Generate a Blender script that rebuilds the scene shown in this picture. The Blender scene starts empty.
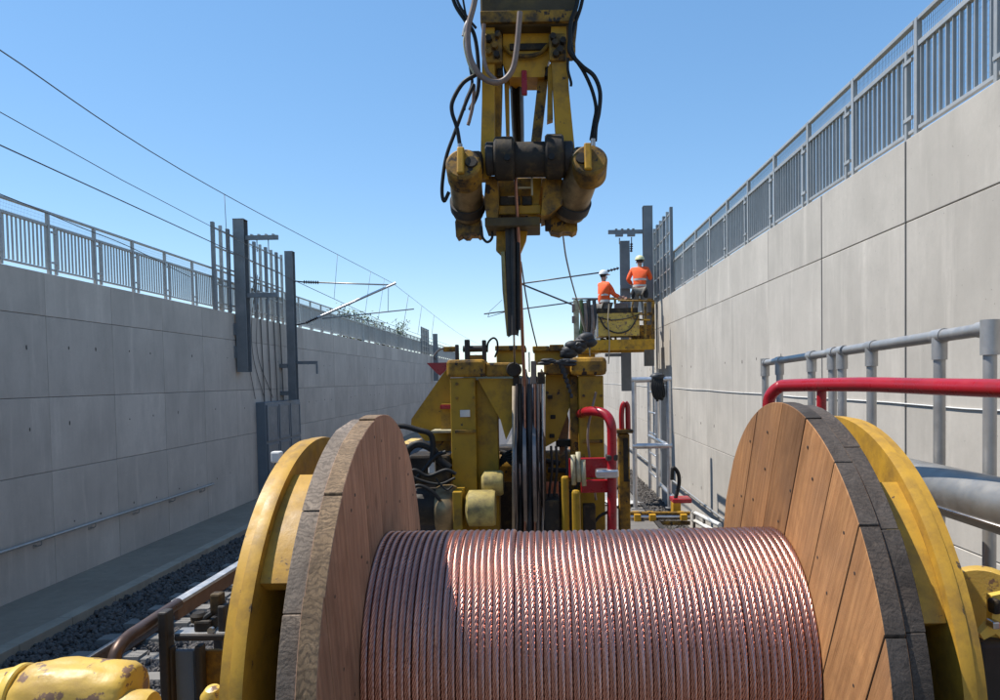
import bpy, bmesh, math, random
from mathutils import Vector, Matrix, Euler
random.seed(7)
R_ = math.radians
scene = bpy.context.scene
C = scene.collection

# ---------------------------------------------------------------- camera, sky, sun, exposure
CZ = 3.5                                    # eye height above the ballast, metres
FPX, PITCH, ROLL = 740.0, R_(2.0), R_(1.0)
VPX, VPY = 540.0, 379.0                     # where the tracks vanish in the 1000 x 700 photograph
_F = Vector((0, math.cos(PITCH), -math.sin(PITCH)))
_R0 = Vector((1, 0, 0)); _U0 = Vector((0, math.sin(PITCH), math.cos(PITCH)))
_U = _U0*math.cos(ROLL) + _R0*math.sin(ROLL)
_R = _R0*math.cos(ROLL) - _U0*math.sin(ROLL)
CX = VPX - FPX*_R.y/_F.y; CY = VPY + FPX*_U.y/_F.y
EYE = Vector((0, 0, CZ))
cam_d = bpy.data.cameras.new('camera'); cam = bpy.data.objects.new('camera', cam_d); C.objects.link(cam)
cam_d.sensor_width = 36; cam_d.sensor_fit = 'HORIZONTAL'; cam_d.lens = FPX/1000*36
cam_d.shift_x = (500-CX)/1000; cam_d.shift_y = (CY-350)/1000
cam_d.clip_start = 0.05; cam_d.clip_end = 3000
m3 = Matrix((_R, _U, -_F)).transposed()
cam.matrix_world = Matrix.Translation(EYE) @ m3.to_4x4()
scene.camera = cam

TO_SUN = Vector((-0.55, 0.10, 1.0)).normalized()
sun_d = bpy.data.lights.new('sun', 'SUN'); sun_d.energy = 3.5; sun_d.angle = R_(0.53); sun_d.color = (1, .955, .88)
sun = bpy.data.objects.new('sun', sun_d); C.objects.link(sun)
sun.rotation_euler = TO_SUN.to_track_quat('Z', 'Y').to_euler()
world = bpy.data.worlds.new('World'); scene.world = world; world.use_nodes = True
wn = world.node_tree; bg = wn.nodes['Background']
sky = wn.nodes.new('ShaderNodeTexSky'); sky.sky_type = 'NISHITA'; sky.sun_disc = False
sky.sun_elevation = math.asin(TO_SUN.z); sky.sun_rotation = math.atan2(TO_SUN.x, TO_SUN.y)
sky.air_density = 0.85; sky.dust_density = 0.05; sky.ozone_density = 2.6; sky.altitude = 50
hs = wn.nodes.new('ShaderNodeHueSaturation'); hs.inputs['Saturation'].default_value = 1.45; hs.inputs['Value'].default_value = 1.25
gm = wn.nodes.new('ShaderNodeGamma'); gm.inputs[1].default_value = .62
wn.links.new(sky.outputs[0], gm.inputs[0]); wn.links.new(gm.outputs[0], hs.inputs['Color']); wn.links.new(hs.outputs[0], bg.inputs[0]); bg.inputs[1].default_value = 0.15
vs = scene.view_settings
vs.view_transform = 'Standard'; vs.look = 'None'; vs.exposure = 0.92; vs.gamma = 1.0; vs.use_curve_mapping = False
scene.cycles.max_bounces = 6

# ---------------------------------------------------------------- pixel directions of the photograph
def ray(x, y): return _F + _R*((x-CX)/FPX) + _U*((CY-y)/FPX)
def PY(x, y, Y):
    d = ray(x, y); return EYE + d*(Y/d.y)
def PX(x, y, X):
    d = ray(x, y); return EYE + d*(X/d.x)
def PZ(x, y, Z):
    d = ray(x, y); return EYE + d*((Z-CZ)/d.z)
def px2m(n, Y): return n*Y/FPX

# ---------------------------------------------------------------- materials
MATS = {}
def _new(name):
    m = bpy.data.materials.new(name); m.use_nodes = True; MATS[name] = m
    nt = m.node_tree; return m, nt, nt.nodes['Principled BSDF'], nt.links.new
def _coords(nt, L, stretch=(1, 1, 1), offset=True, kind='Object'):
    tc = nt.nodes.new('ShaderNodeTexCoord'); out = tc.outputs[kind]
    if offset:
        oi = nt.nodes.new('ShaderNodeObjectInfo'); mu = nt.nodes.new('ShaderNodeMath'); mu.operation = 'MULTIPLY'; mu.inputs[1].default_value = 41.0
        L(oi.outputs['Random'], mu.inputs[0])
        ad = nt.nodes.new('ShaderNodeVectorMath'); ad.operation = 'ADD'; L(out, ad.inputs[0]); L(mu.outputs[0], ad.inputs[1]); out = ad.outputs[0]
    mp = nt.nodes.new('ShaderNodeMapping'); mp.inputs['Scale'].default_value = stretch; L(out, mp.inputs[0])
    return mp.outputs[0]
def _noise(nt, L, vec, scale, detail=5, rough=.6, dist=0):
    n = nt.nodes.new('ShaderNodeTexNoise'); n.inputs['Scale'].default_value = scale; n.inputs['Detail'].default_value = detail
    n.inputs['Roughness'].default_value = rough; n.inputs['Distortion'].default_value = dist; L(vec, n.inputs['Vector']); return n.outputs[0]
def _ramp(nt, L, fac, lo, hi, a=0.0, b=1.0):
    r = nt.nodes.new('ShaderNodeMapRange'); r.inputs[1].default_value = lo; r.inputs[2].default_value = hi
    r.inputs[3].default_value = a; r.inputs[4].default_value = b; L(fac, r.inputs[0]); return r.outputs[0]
def _mix(nt, L, fac, a, b, mode='MIX'):
    x = nt.nodes.new('ShaderNodeMix'); x.data_type = 'RGBA'; x.blend_type = mode
    if hasattr(fac, 'links'): L(fac, x.inputs[0])
    else: x.inputs[0].default_value = fac
    for k, v in ((6, a), (7, b)):
        if hasattr(v, 'links'): L(v, x.inputs[k])
        else: x.inputs[k].default_value = (*v[:3], 1)
    return x.outputs[2]
def M(name, c1, c2=None, scale=4, rough=.5, metal=0.0, bump=0.0, bscale=40, stretch=(1, 1, 1), dirt=None, damt=.6, dscale=3, dlo=.5, dhi=.7,
      rnd=0.0, rv=.1, chips=None, clo=.64, cscale=14, spec=.5):
    m, nt, b, L = _new(name)
    v = _coords(nt, L, stretch)
    n1 = _noise(nt, L, v, scale)
    col = _mix(nt, L, _ramp(nt, L, n1, .3, .7), c1, c2 or tuple(x*.75 for x in c1))
    if dirt:
        n2 = _noise(nt, L, v, dscale, 8, .7)
        col = _mix(nt, L, _ramp(nt, L, n2, dlo, dhi, 0, damt), col, dirt)
    if chips:
        n3 = _noise(nt, L, v, cscale, 6, .65)
        col = _mix(nt, L, _ramp(nt, L, n3, clo, clo+.03), col, chips)
    if rnd:
        oi = nt.nodes.new('ShaderNodeObjectInfo'); h = nt.nodes.new('ShaderNodeHueSaturation')
        L(_ramp(nt, L, oi.outputs['Random'], 0, 1, 1-rnd, 1+rnd), h.inputs['Value']); L(col, h.inputs['Color']); col = h.outputs[0]
    L(col, b.inputs['Base Color'])
    nr = _noise(nt, L, v, scale*3, 6)
    L(_ramp(nt, L, nr, .3, .7, max(0, rough-rv), min(1, rough+rv)), b.inputs['Roughness'])
    b.inputs['Metallic'].default_value = metal
    b.inputs['Specular IOR Level'].default_value = spec
    if bump:
        bp = nt.nodes.new('ShaderNodeBump'); bp.inputs['Strength'].default_value = bump; bp.inputs['Distance'].default_value = .004
        L(_noise(nt, L, v, bscale, 6, .65), bp.inputs['Height']); L(bp.outputs[0], b.inputs['Normal'])
    return m
def concrete(name, base, streak, rnd=.05):
    m, nt, b, L = _new(name)
    v = _coords(nt, L); vs_ = _coords(nt, L, (2.2, 2.2, .3))
    big = _noise(nt, L, v, .8, 5, .6); fine = _noise(nt, L, v, 22, 6, .7); st = _noise(nt, L, vs_, 2.2, 6, .65)
    col = _mix(nt, L, _ramp(nt, L, big, .3, .7), base, tuple(x*.76 for x in base))
    col = _mix(nt, L, _ramp(nt, L, st, .48, .74, 0, streak*1.25), col, tuple(x*.5 for x in base))
    st2 = _noise(nt, L, _coords(nt, L, (3, 3, .3)), 1.6, 5, .6)
    col = _mix(nt, L, _ramp(nt, L, st2, .56, .75, 0, .45), col, tuple(min(1, x*1.3) for x in base))
    col = _mix(nt, L, _ramp(nt, L, fine, .25, .8, 0, .35), col, tuple(x*.7 for x in base))
    mid = _noise(nt, L, _coords(nt, L, (1, 1, .6)), 2.6, 7, .7)
    col = _mix(nt, L, _ramp(nt, L, mid, .5, .72, 0, .4), col, tuple(x*.62 for x in base))
    # air holes left by the formwork
    vo = nt.nodes.new('ShaderNodeTexVoronoi'); vo.inputs['Scale'].default_value = 16; L(v, vo.inputs['Vector'])
    keep = _noise(nt, L, v, 3.1, 3)
    dot = nt.nodes.new('ShaderNodeMath'); dot.operation = 'MULTIPLY'
    L(_ramp(nt, L, vo.outputs['Distance'], .05, .1, 1, 0), dot.inputs[0]); L(_ramp(nt, L, keep, .46, .56), dot.inputs[1])
    dk = nt.nodes.new('ShaderNodeMath'); dk.operation = 'MULTIPLY'; L(dot.outputs[0], dk.inputs[0]); dk.inputs[1].default_value = .55
    col = _mix(nt, L, dk.outputs[0], col, tuple(x*.25 for x in base))
    oi = nt.nodes.new('ShaderNodeObjectInfo'); h = nt.nodes.new('ShaderNodeHueSaturation')
    L(_ramp(nt, L, oi.outputs['Random'], 0, 1, 1-rnd, 1+rnd), h.inputs['Value']); L(col, h.inputs['Color'])
    L(h.outputs[0], b.inputs['Base Color']); b.inputs['Roughness'].default_value = .85; b.inputs['Specular IOR Level'].default_value = .25
    bp = nt.nodes.new('ShaderNodeBump'); bp.inputs['Strength'].default_value = .25; bp.inputs['Distance'].default_value = .004
    L(_noise(nt, L, v, 30, 8, .7), bp.inputs['Height']); L(bp.outputs[0], b.inputs['Normal'])
    return m
def wood(name, light, dark, grey, gamt, rough=.75, rnd=.18, wave=.7, wscale=1.6, fmix=None, kn=2.1):
    """plank material: grain along the object's own x axis"""
    m, nt, b, L = _new(name)
    v = _coords(nt, L, (.9, 9, 9)); v1 = _coords(nt, L)
    n1 = _noise(nt, L, v, 3.2, 8, .6, 1.2); n2 = _noise(nt, L, v1, 3, 5, .6)
    w = nt.nodes.new('ShaderNodeTexWave'); w.inputs['Scale'].default_value = wscale; w.inputs['Distortion'].default_value = 9 if wscale < 3 else 14; w.inputs['Detail'].default_value = 4
    w.inputs['Detail Scale'].default_value = 1.2; w.bands_direction = 'Y'; L(_coords(nt, L, (.45, 7, 7)), w.inputs['Vector'])
    col = _mix(nt, L, _ramp(nt, L, n1, .3, .72), light, dark)
    col = _mix(nt, L, _ramp(nt, L, w.outputs[1], .45, .95, 0, wave), col, tuple(x*.7 for x in dark))
    col = _mix(nt, L, _ramp(nt, L, n2, .35, .7, 0, gamt), col, grey)
    fine = _noise(nt, L, _coords(nt, L, (3, 60, 60)), 4, 6, .7)
    col = _mix(nt, L, _ramp(nt, L, fine, .5, .8, 0, .35*min(1, wave*1.6) if fmix is None else fmix), col, tuple(x*.4 for x in dark))
    sn = _noise(nt, L, _coords(nt, L, (1.6, 3.5, 3.5)), 1.5, 7, .7, .6)
    col = _mix(nt, L, _ramp(nt, L, sn, .44, .66, 0, .65), col, tuple(x*.45 for x in dark))
    # knots
    vo = nt.nodes.new('ShaderNodeTexVoronoi'); vo.inputs['Scale'].default_value = kn; L(_coords(nt, L, (1.5, 3.0, 3.0)), vo.inputs['Vector'])
    col = _mix(nt, L, _ramp(nt, L, vo.outputs['Distance'], .04, .16, .85, 0), col, tuple(x*.45 for x in dark))
    oi = nt.nodes.new('ShaderNodeObjectInfo'); h = nt.nodes.new('ShaderNodeHueSaturation')
    L(_ramp(nt, L, oi.outputs['Random'], 0, 1, 1-rnd, 1+rnd), h.inputs['Value']); L(col, h.inputs['Color'])
    L(h.outputs[0], b.inputs['Base Color']); b.inputs['Roughness'].default_value = rough; b.inputs['Specular IOR Level'].default_value = .3
    bp = nt.nodes.new('ShaderNodeBump'); bp.inputs['Strength'].default_value = .8; bp.inputs['Distance'].default_value = .004
    L(n1, bp.inputs['Height']); bp2 = nt.nodes.new('ShaderNodeBump'); bp2.inputs['Strength'].default_value = .35; bp2.inputs['Distance'].default_value = .002
    L(fine, bp2.inputs['Height']); L(bp.outputs[0], bp2.inputs['Normal']); L(bp2.outputs[0], b.inputs['Normal'])
    return m

concrete('concrete_left', (.60, .525, .45), .22, .06); concrete('concrete_right', (.54, .495, .435), .2, .05)
concrete('concrete_walk', (.33, .275, .21), .3); concrete('concrete_kerb', (.42, .36, .28), .4); concrete('concrete_sleeper', (.25, .235, .215), .4)
M('joint', (.16, .15, .14), rough=.95)
M('tie_hole', (.10, .09, .08), rough=.95)
M('galv', (.46, .445, .425), (.34, .33, .315), scale=9, rough=.45, metal=.6, rv=.1, bump=.05, rnd=.07, dirt=(.3, .3, .3), damt=.4)
M('galv_fence', (.41, .41, .40), (.34, .34, .33), scale=6, rough=.5, metal=.3, rv=.1, rnd=.08)
M('mast_grey', (.22, .23, .24), (.17, .18, .19), scale=4, rough=.55, metal=.3, rv=.1, dirt=(.22, .22, .22), damt=.4)
M('cabinet_grey', (.16, .19, .22), (.13, .155, .18), scale=3, rough=.5, metal=.1)
M('aluminium', (.62, .62, .63), (.5, .5, .51), scale=8, rough=.38, metal=.9, rv=.1, dirt=(.3, .28, .25), damt=.5, dscale=9)
M('steel_bright', (.60, .57, .56), (.42, .40, .40), scale=4, rough=.3, metal=1, rv=.06)
M('wheel_steel', (.26, .225, .21), (.16, .135, .125), scale=5, rough=.38, metal=.85, rv=.08, dirt=(.05, .04, .035), damt=.7)
M('boom_dirt', (.085, .062, .03), (.05, .038, .022), scale=5, rough=.65, dirt=(.16, .11, .03), damt=.7, dscale=4, spec=.3)
M('tube_brown', (.085, .05, .035), (.13, .08, .055), scale=9, rough=.36, metal=.5)
M('pipe_steel', (.40, .385, .36), (.30, .285, .26), scale=5, rough=.5, metal=.85, rv=.1, dirt=(.2, .16, .1), damt=.5)
M('steel_dark', (.028, .026, .025), (.05, .043, .037), scale=7, rough=.6, metal=.3, bump=.15, dirt=(.09, .06, .04), damt=.5)
M('black_rubber', (.009, .009, .009), (.015, .015, .015), scale=9, rough=.6, dirt=(.045, .04, .034), damt=.3, dscale=7, spec=.3)
M('black_tarp', (.016, .017, .02), (.026, .028, .032), scale=5, rough=.6)
M('rail_steel', (.12, .07, .045), (.18, .10, .06), scale=12, rough=.75, metal=.3, bump=.2)
M('rail_head', (.62, .60, .58), (.5, .48, .46), scale=12, rough=.45, metal=.8)
YEL = (.56, .345, .03)
M('yellow', (.56, .30, .016), (.44, .225, .014), scale=5, rough=.5, dirt=(.075, .055, .025), damt=.75, dscale=5, dlo=.5, dhi=.74, chips=(.04, .03, .022), clo=.655, cscale=11, bump=.1, rnd=.12, spec=.35)
M('yellow_winch', (.42, .245, .015), (.32, .18, .013), scale=5, rough=.5, dirt=(.075, .055, .025), damt=.75, dscale=5, dlo=.5, dhi=.74, chips=(.04, .03, .022), clo=.655, cscale=11, bump=.1, rnd=.12, spec=.35)
M('yellow_disc', (.54, .31, .04), (.44, .24, .03), scale=5, rough=.5, dirt=(.20, .115, .035), damt=.85, dscale=11, dlo=.42, dhi=.7, chips=(.07, .05, .035), clo=.645, cscale=19, bump=.10, bscale=110, spec=.3, rv=.15)
M('yellow_dirty', (.48, .255, .02), (.32, .165, .018), scale=6, rough=.6, dirt=(.04, .03, .02), damt=.95, dscale=7, dlo=.38, dhi=.62, chips=(.03, .022, .017), clo=.58, cscale=13, bump=.2, rnd=.15, spec=.3)
M('barrel', (.34, .24, .12), (.2, .135, .065), scale=5, rough=.42, metal=.55, dirt=(.05, .035, .025), damt=.8, dscale=6, dlo=.42, dhi=.66)
M('roller_paint', (.50, .40, .13), (.36, .27, .08), scale=7, rough=.55, dirt=(.09, .07, .04), damt=.85, dscale=8, dlo=.42, dhi=.66)
M('yellow_fresh', (.68, .46, .07), (.58, .37, .06), scale=7, rough=.45, chips=(.20, .115, .065), clo=.565, cscale=17, dirt=(.36, .22, .07), damt=.7, dscale=6, dlo=.42, bump=.6, bscale=14)
M('cream_worn', (.52, .47, .33), (.40, .35, .2), scale=9, rough=.5, dirt=(.15, .12, .06), damt=.7, dscale=6)
M('red', (.36, .010, .018), (.28, .008, .015), scale=5, rough=.3, dirt=(.12, .03, .03), damt=.5, dscale=8, chips=(.12, .05, .05), clo=.73, cscale=20)
M('brown_hose', (.22, .155, .12), (.15, .10, .08), scale=8, rough=.5, dirt=(.30, .26, .22), damt=.5, dscale=9)
M('rope_fibre', (.42, .34, .24), (.3, .24, .17), scale=20, rough=.85)
M('wire', (.13, .12, .115), rough=.5, metal=.4)
M('copper_old', (.42, .22, .15), (.3, .15, .11), scale=20, rough=.4, metal=.9)
M('insulator', (.05, .03, .028), rough=.25)
M('white_paint', (.72, .71, .68), (.6, .59, .56), rough=.5, dirt=(.3, .28, .24), damt=.5)
M('brass', (.30, .22, .09), (.2, .14, .06), rough=.4, metal=.8, scale=6)  # plain brown brass metal, no emission
M('grease', (.020, .016, .013), (.034, .027, .02), scale=8, rough=.62, dirt=(.115, .075, .03), damt=.8, dscale=9, dlo=.5, dhi=.68, spec=.25, bump=.35)
M('ballast', (.125, .112, .104), (.07, .064, .060), scale=5, rough=.9, bump=.3, bscale=30)
M('ballast_bed', (.05, .05, .055), (.10, .10, .11), scale=26, rough=.95, bump=1.0, bscale=24)
M('soil', (.16, .13, .09), (.10, .11, .05), scale=.6, rough=.95)
M('deck_plank', (.16, .145, .13), (.10, .09, .08), scale=6, stretch=(1, 1, 1), rough=.85, bump=.2, dirt=(.24, .22, .19), damt=.6)
M('sheet_grey', (.36, .36, .36), (.26, .26, .26), scale=5, rough=.6, dirt=(.13, .12, .11), damt=.6)
M('hivis', (.95, .13, .02), (.85, .10, .02), scale=6, rough=.75, bump=.3, bscale=12)
M('reflective', (.62, .60, .55), rough=.4)
M('trousers', (.20, .18, .15), (.14, .125, .11), scale=7, rough=.85)
M('black_cloth', (.018, .018, .02), rough=.85)
M('skin', (.46, .26, .18), (.40, .22, .15), rough=.55)
M('hair', (.03, .02, .015), rough=.6)
M('helmet_white', (.82, .82, .80), rough=.3); M('helmet_yellow', (.80, .76, .42), rough=.35)
M('leaf', (.07, .11, .03), (.04, .075, .02), scale=3, rough=.6); M('bark', (.10, .075, .05), rough=.9)
wood('wood_face', (.50, .25, .10), (.36, .165, .062), (.20, .105, .055), .7, rnd=.30, wave=.4, fmix=.3, kn=3.0)
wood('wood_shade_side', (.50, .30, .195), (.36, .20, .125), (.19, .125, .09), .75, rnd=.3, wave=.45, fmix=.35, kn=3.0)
wood('wood_rim_pale', (.36, .275, .20), (.17, .125, .09), (.20, .17, .145), .6, wave=.85, wscale=5, fmix=.8)
wood('wood_rim_brown', (.36, .235, .125), (.16, .10, .055), (.19, .145, .105), .5, wave=.85, wscale=5, fmix=.75)
wood('wood_rim_black', (.095, .068, .05), (.04, .03, .024), (.13, .115, .105), .6, rough=.7, wave=.8, wscale=5, fmix=.8)
# stranded copper
m, nt, b, L = _new('copper')
v = _coords(nt, L)
n1 = _noise(nt, L, v, 6, 5); n2 = _noise(nt, L, v, 60, 4)
col = _mix(nt, L, _ramp(nt, L, n1, .35, .7), (.66, .38, .31), (.52, .29, .235))
col = _mix(nt, L, _ramp(nt, L, n2, .5, .8, 0, .6), col, (.26, .125, .10))
oi = nt.nodes.new('ShaderNodeObjectInfo'); h = nt.nodes.new('ShaderNodeHueSaturation')
L(_ramp(nt, L, oi.outputs['Random'], 0, 1, .88, 1.06), h.inputs['Value']); L(col, h.inputs['Color'])
L(h.outputs[0], b.inputs['Base Color']); b.inputs['Metallic'].default_value = 1.0
L(_ramp(nt, L, n1, .3, .7, .24, .38), b.inputs['Roughness'])

# ---------------------------------------------------------------- mesh building
WLOC = {}
def wl(o): return WLOC.get(o.name, Vector((0, 0, 0))) if o else Vector((0, 0, 0))
def tag(o, label=None, cat=None, group=None, kind=None):
    if label: o['label'] = label
    if cat: o['category'] = cat
    if group: o['group'] = group
    if kind: o['kind'] = kind
    return o
def thing(name, loc, label, cat, group=None):
    o = bpy.data.objects.new(name, None); C.objects.link(o); o.location = loc; o.empty_display_size = .1
    WLOC[o.name] = Vector(loc); return tag(o, label, cat, group)
def link_mesh(name, me, mat, parent, loc, rot=None):
    o = bpy.data.objects.new(name, me); C.objects.link(o)
    o.parent = parent; o.location = Vector(loc) - wl(parent)
    if rot is not None: o.rotation_euler = rot
    if mat and not me.materials: me.materials.append(MATS[mat])
    WLOC[o.name] = Vector(loc); return o
def cr(pts, n=6):
    """Catmull-Rom through points"""
    P = [Vector(p) for p in pts]
    if len(P) < 3: return P
    Q = [P[0]*2-P[1]] + P + [P[-1]*2-P[-2]]; out = []
    for i in range(1, len(Q)-2):
        a, b_, c, d = Q[i-1:i+3]
        for k in range(n):
            t = k/n
            out.append(.5*((2*b_) + (c-a)*t + (2*a-5*b_+4*c-d)*t*t + (3*b_-a-3*c+d)*t**3))
    out.append(P[-1]); return out
class MB:
    def __init__(s): s.v = []; s.f = []; s.sm = []
    def add(s, vs_, fs, smooth=False):
        o = len(s.v); s.v += [Vector(q) for q in vs_]
        for q in fs:
            s.f.append(tuple(o+i for i in q)); s.sm.append(smooth)
        return s
    def box(s, c, size, rot=None, bev=0.0):
        c = Vector(c); hx, hy, hz = (q/2 for q in size)
        if bev <= 0:
            vv = [Vector((x, y, z)) for x in (-hx, hx) for y in (-hy, hy) for z in (-hz, hz)]
            ff = [(0, 1, 3, 2), (4, 6, 7, 5), (0, 4, 5, 1), (2, 3, 7, 6), (0, 2, 6, 4), (1, 5, 7, 3)]
        else:
            bm = bmesh.new(); bmesh.ops.create_cube(bm, size=1)
            for q in bm.verts: q.co = Vector((q.co.x*size[0], q.co.y*size[1], q.co.z*size[2]))
            bmesh.ops.bevel(bm, geom=list(bm.edges), offset=min(bev, min(size)*.45), segments=2, affect='EDGES', profile=.5)
            bm.verts.index_update(); vv = [q.co.copy() for q in bm.verts]; ff = [tuple(q.index for q in f.verts) for f in bm.faces]; bm.free()
        if rot is not None:
            mt = rot if isinstance(rot, Matrix) else Euler(rot).to_matrix()
            vv = [mt @ q for q in vv]
        return s.add([q+c for q in vv], ff)
    def tube(s, pts, r, seg=10, caps=True, smooth=True):
        P = [Vector(p) for p in pts]; n = len(P); rr = r if isinstance(r, (list, tuple)) else [r]*n
        t0 = (P[1]-P[0]).normalized(); up = Vector((0, 0, 1)) if abs(t0.z) < .9 else Vector((1, 0, 0))
        u = t0.cross(up).normalized(); vv = []
        for i in range(n):
            t = ((P[min(i+1, n-1)]-P[i]).normalized() + (P[i]-P[max(i-1, 0)]).normalized())
            t = t.normalized() if t.length > 1e-6 else t0
            u = (u - t*u.dot(t)); u = u.normalized() if u.length > 1e-6 else t.orthogonal().normalized()
            w = t.cross(u)
            vv += [P[i] + (u*math.cos(2*math.pi*k/seg) + w*math.sin(2*math.pi*k/seg))*rr[i] for k in range(seg)]
        s.add(vv, [(i*seg+k, i*seg+(k+1) % seg, (i+1)*seg+(k+1) % seg, (i+1)*seg+k) for i in range(n-1) for k in range(seg)], smooth)
        if caps:
            s.add(vv[:seg], [tuple(range(seg-1, -1, -1))]); s.add(vv[-seg:], [tuple(range(seg))])
        return s
    def lathe(s, c, axis, prof, seg=32, smooth=True, a0=0, a1=2*math.pi):
        """prof: list of (distance along axis, radius)"""
        c = Vector(c); ax = Vector(axis).normalized(); u = ax.orthogonal().normalized(); w = ax.cross(u); vv = []
        full = abs(a1-a0-2*math.pi) < 1e-6; ns = seg if full else seg+1
        for (h_, r) in prof:
            for k in range(ns):
                an = a0+(a1-a0)*k/seg
                vv.append(c + ax*h_ + (u*math.cos(an)+w*math.sin(an))*r)
        n = len(prof)
        for i in range(n-1):
            # flat shading across sharp profile turns is kept by separate rings
            vs2 = vv[i*ns:(i+2)*ns]
            s.add(vs2, [(k, (k+1) % ns, ns+(k+1) % ns, ns+k) for k in range(seg)], smooth)
        return s
    def prism(s, poly, ext):
        """polygon of 3d points, extruded by vector ext"""
        P = [Vector(p) for p in poly]; e = Vector(ext); n = len(P)
        return s.add(P+[p+e for p in P], [tuple(range(n-1, -1, -1)), tuple(range(n, 2*n))] + [(i, (i+1) % n, n+(i+1) % n, n+i) for i in range(n)])
    def pxprism(s, pts, Y, depth): return s.prism([PY(x, y, Y) for x, y in pts], (0, depth, 0))
    def pxbox(s, x0, y0, x1, y1, Y, depth, bev=0.0):
        """box whose front face shows as that rectangle in the photograph, standing at distance Y"""
        a = PY((x0+x1)/2, (y0+y1)/2, Y); w = px2m(x1-x0, Y); h_ = px2m(y1-y0, Y)
        return s.box((a.x, Y+depth/2, a.z), (w, depth, h_), bev=bev)
    def ico(s, c, r, jit=.2, sub=1, sc=(1, 1, 1), seed=None):
        rg = random.Random(seed) if seed is not None else random
        bm = bmesh.new(); bmesh.ops.create_icosphere(bm, subdivisions=sub, radius=1)
        bm.verts.index_update()
        vv = [Vector((q.co.x*sc[0], q.co.y*sc[1], q.co.z*sc[2]))*r*(1+rg.uniform(-jit, jit)) + Vector(c) for q in bm.verts]
        ff = [tuple(q.index for q in f.verts) for f in bm.faces]; bm.free(); return s.add(vv, ff, sub > 1)
    def hbeam(s, p0, p1, h_=.22, w=.22, tf=.016, tw=.011, face=Vector((0, 1, 0))):
        p0 = Vector(p0); p1 = Vector(p1); d = (p1-p0); Lh = d.length; z = d.normalized(); y = (face - z*face.dot(z)).normalized(); x = y.cross(z)
        mt = Matrix((x, y, z)).transposed(); c = (p0+p1)/2
        s.box(c + y*(h_/2-tf/2), (w, tf, Lh), mt); s.box(c - y*(h_/2-tf/2), (w, tf, Lh), mt); s.box(c, (tw, h_-2*tf-.001, Lh-.002), mt); return s
    def build(s, name, mat, parent=None, rot=None):
        lo = Vector((min(q.x for q in s.v), min(q.y for q in s.v), min(q.z for q in s.v)))
        hi = Vector((max(q.x for q in s.v), max(q.y for q in s.v), max(q.z for q in s.v)))
        c = (lo+hi)/2
        me = bpy.data.meshes.new(name); me.from_pydata([q-c for q in s.v], [], s.f); me.update()
        me.polygons.foreach_set('use_smooth', s.sm)
        bm = bmesh.new(); bm.from_mesh(me); bmesh.ops.remove_doubles(bm, verts=bm.verts, dist=1e-5) if len(s.v) < 20000 else None
        bmesh.ops.recalc_face_normals(bm, faces=bm.faces)
        for e in bm.edges:
            if len(e.link_faces) == 2 and e.calc_face_angle(0) > .65: e.smooth = False
        bm.to_mesh(me); bm.free()
        return link_mesh(name, me, mat, parent, c)
def one(name, mat, parent, fn, *a, **k):
    mb = MB(); getattr(mb, fn)(*a, **k); return mb.build(name, mat, parent)
def copy_tree(o, loc, parent=None):
    c = o.copy(); C.objects.link(c); c.parent = parent; c.location = loc
    for ch in o.children: copy_tree(ch, ch.location.copy(), c)
    return c
def dup(o, parent, loc, rot=None):
    """another piece with the same mesh"""
    return link_mesh(o.name.split('.')[0], o.data, None, parent, loc, rot if rot is not None else o.rotation_euler)

# ================================================================ the setting
XL, XR = -7.6, 3.1                     # faces of the two retaining walls
YB, YE = -14.0, 74.0                   # how far they run
ZL, ZR = 5.27, 5.45                    # their tops
WALK = .46
g = MB()
prof = [(-600, 5.05), (XL-.45, 5.05), (XL-.45, -.02), (XR+.45, -.02), (XR+.45, 5.2), (600, 5.2)]
for (xa, za), (xb, zb) in zip(prof, prof[1:]):
    g.add([(xa, -80, za), (xb, -80, zb), (xb, 700, zb), (xa, 700, za)], [(0, 1, 2, 3)])
tag(g.build('ground', 'soil'), kind='structure')
tag(one('ballast_bed', 'ballast_bed', None, 'box', ((-6.25+XR)/2, 30, .055), (XR+6.25-.02, 90, .48)), kind='structure')

# walkway beside the left wall, kerb stones along its edge
wk = tag(one('walkway', 'concrete_walk', None, 'box', ((XL-6.45)/2, 30, WALK/2-.01), (-6.45-XL-.002, 88, WALK)), kind='structure')
k0 = None
for i in range(44):
    y = 3.2+i*1.0
    c = (-6.345, y, WALK/2-.006)
    if k0 is None: k0 = one('kerb_stone', 'concrete_kerb', wk, 'box', c, (.2, .992, WALK+.004), bev=.008)
    else: dup(k0, wk, c)

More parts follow.
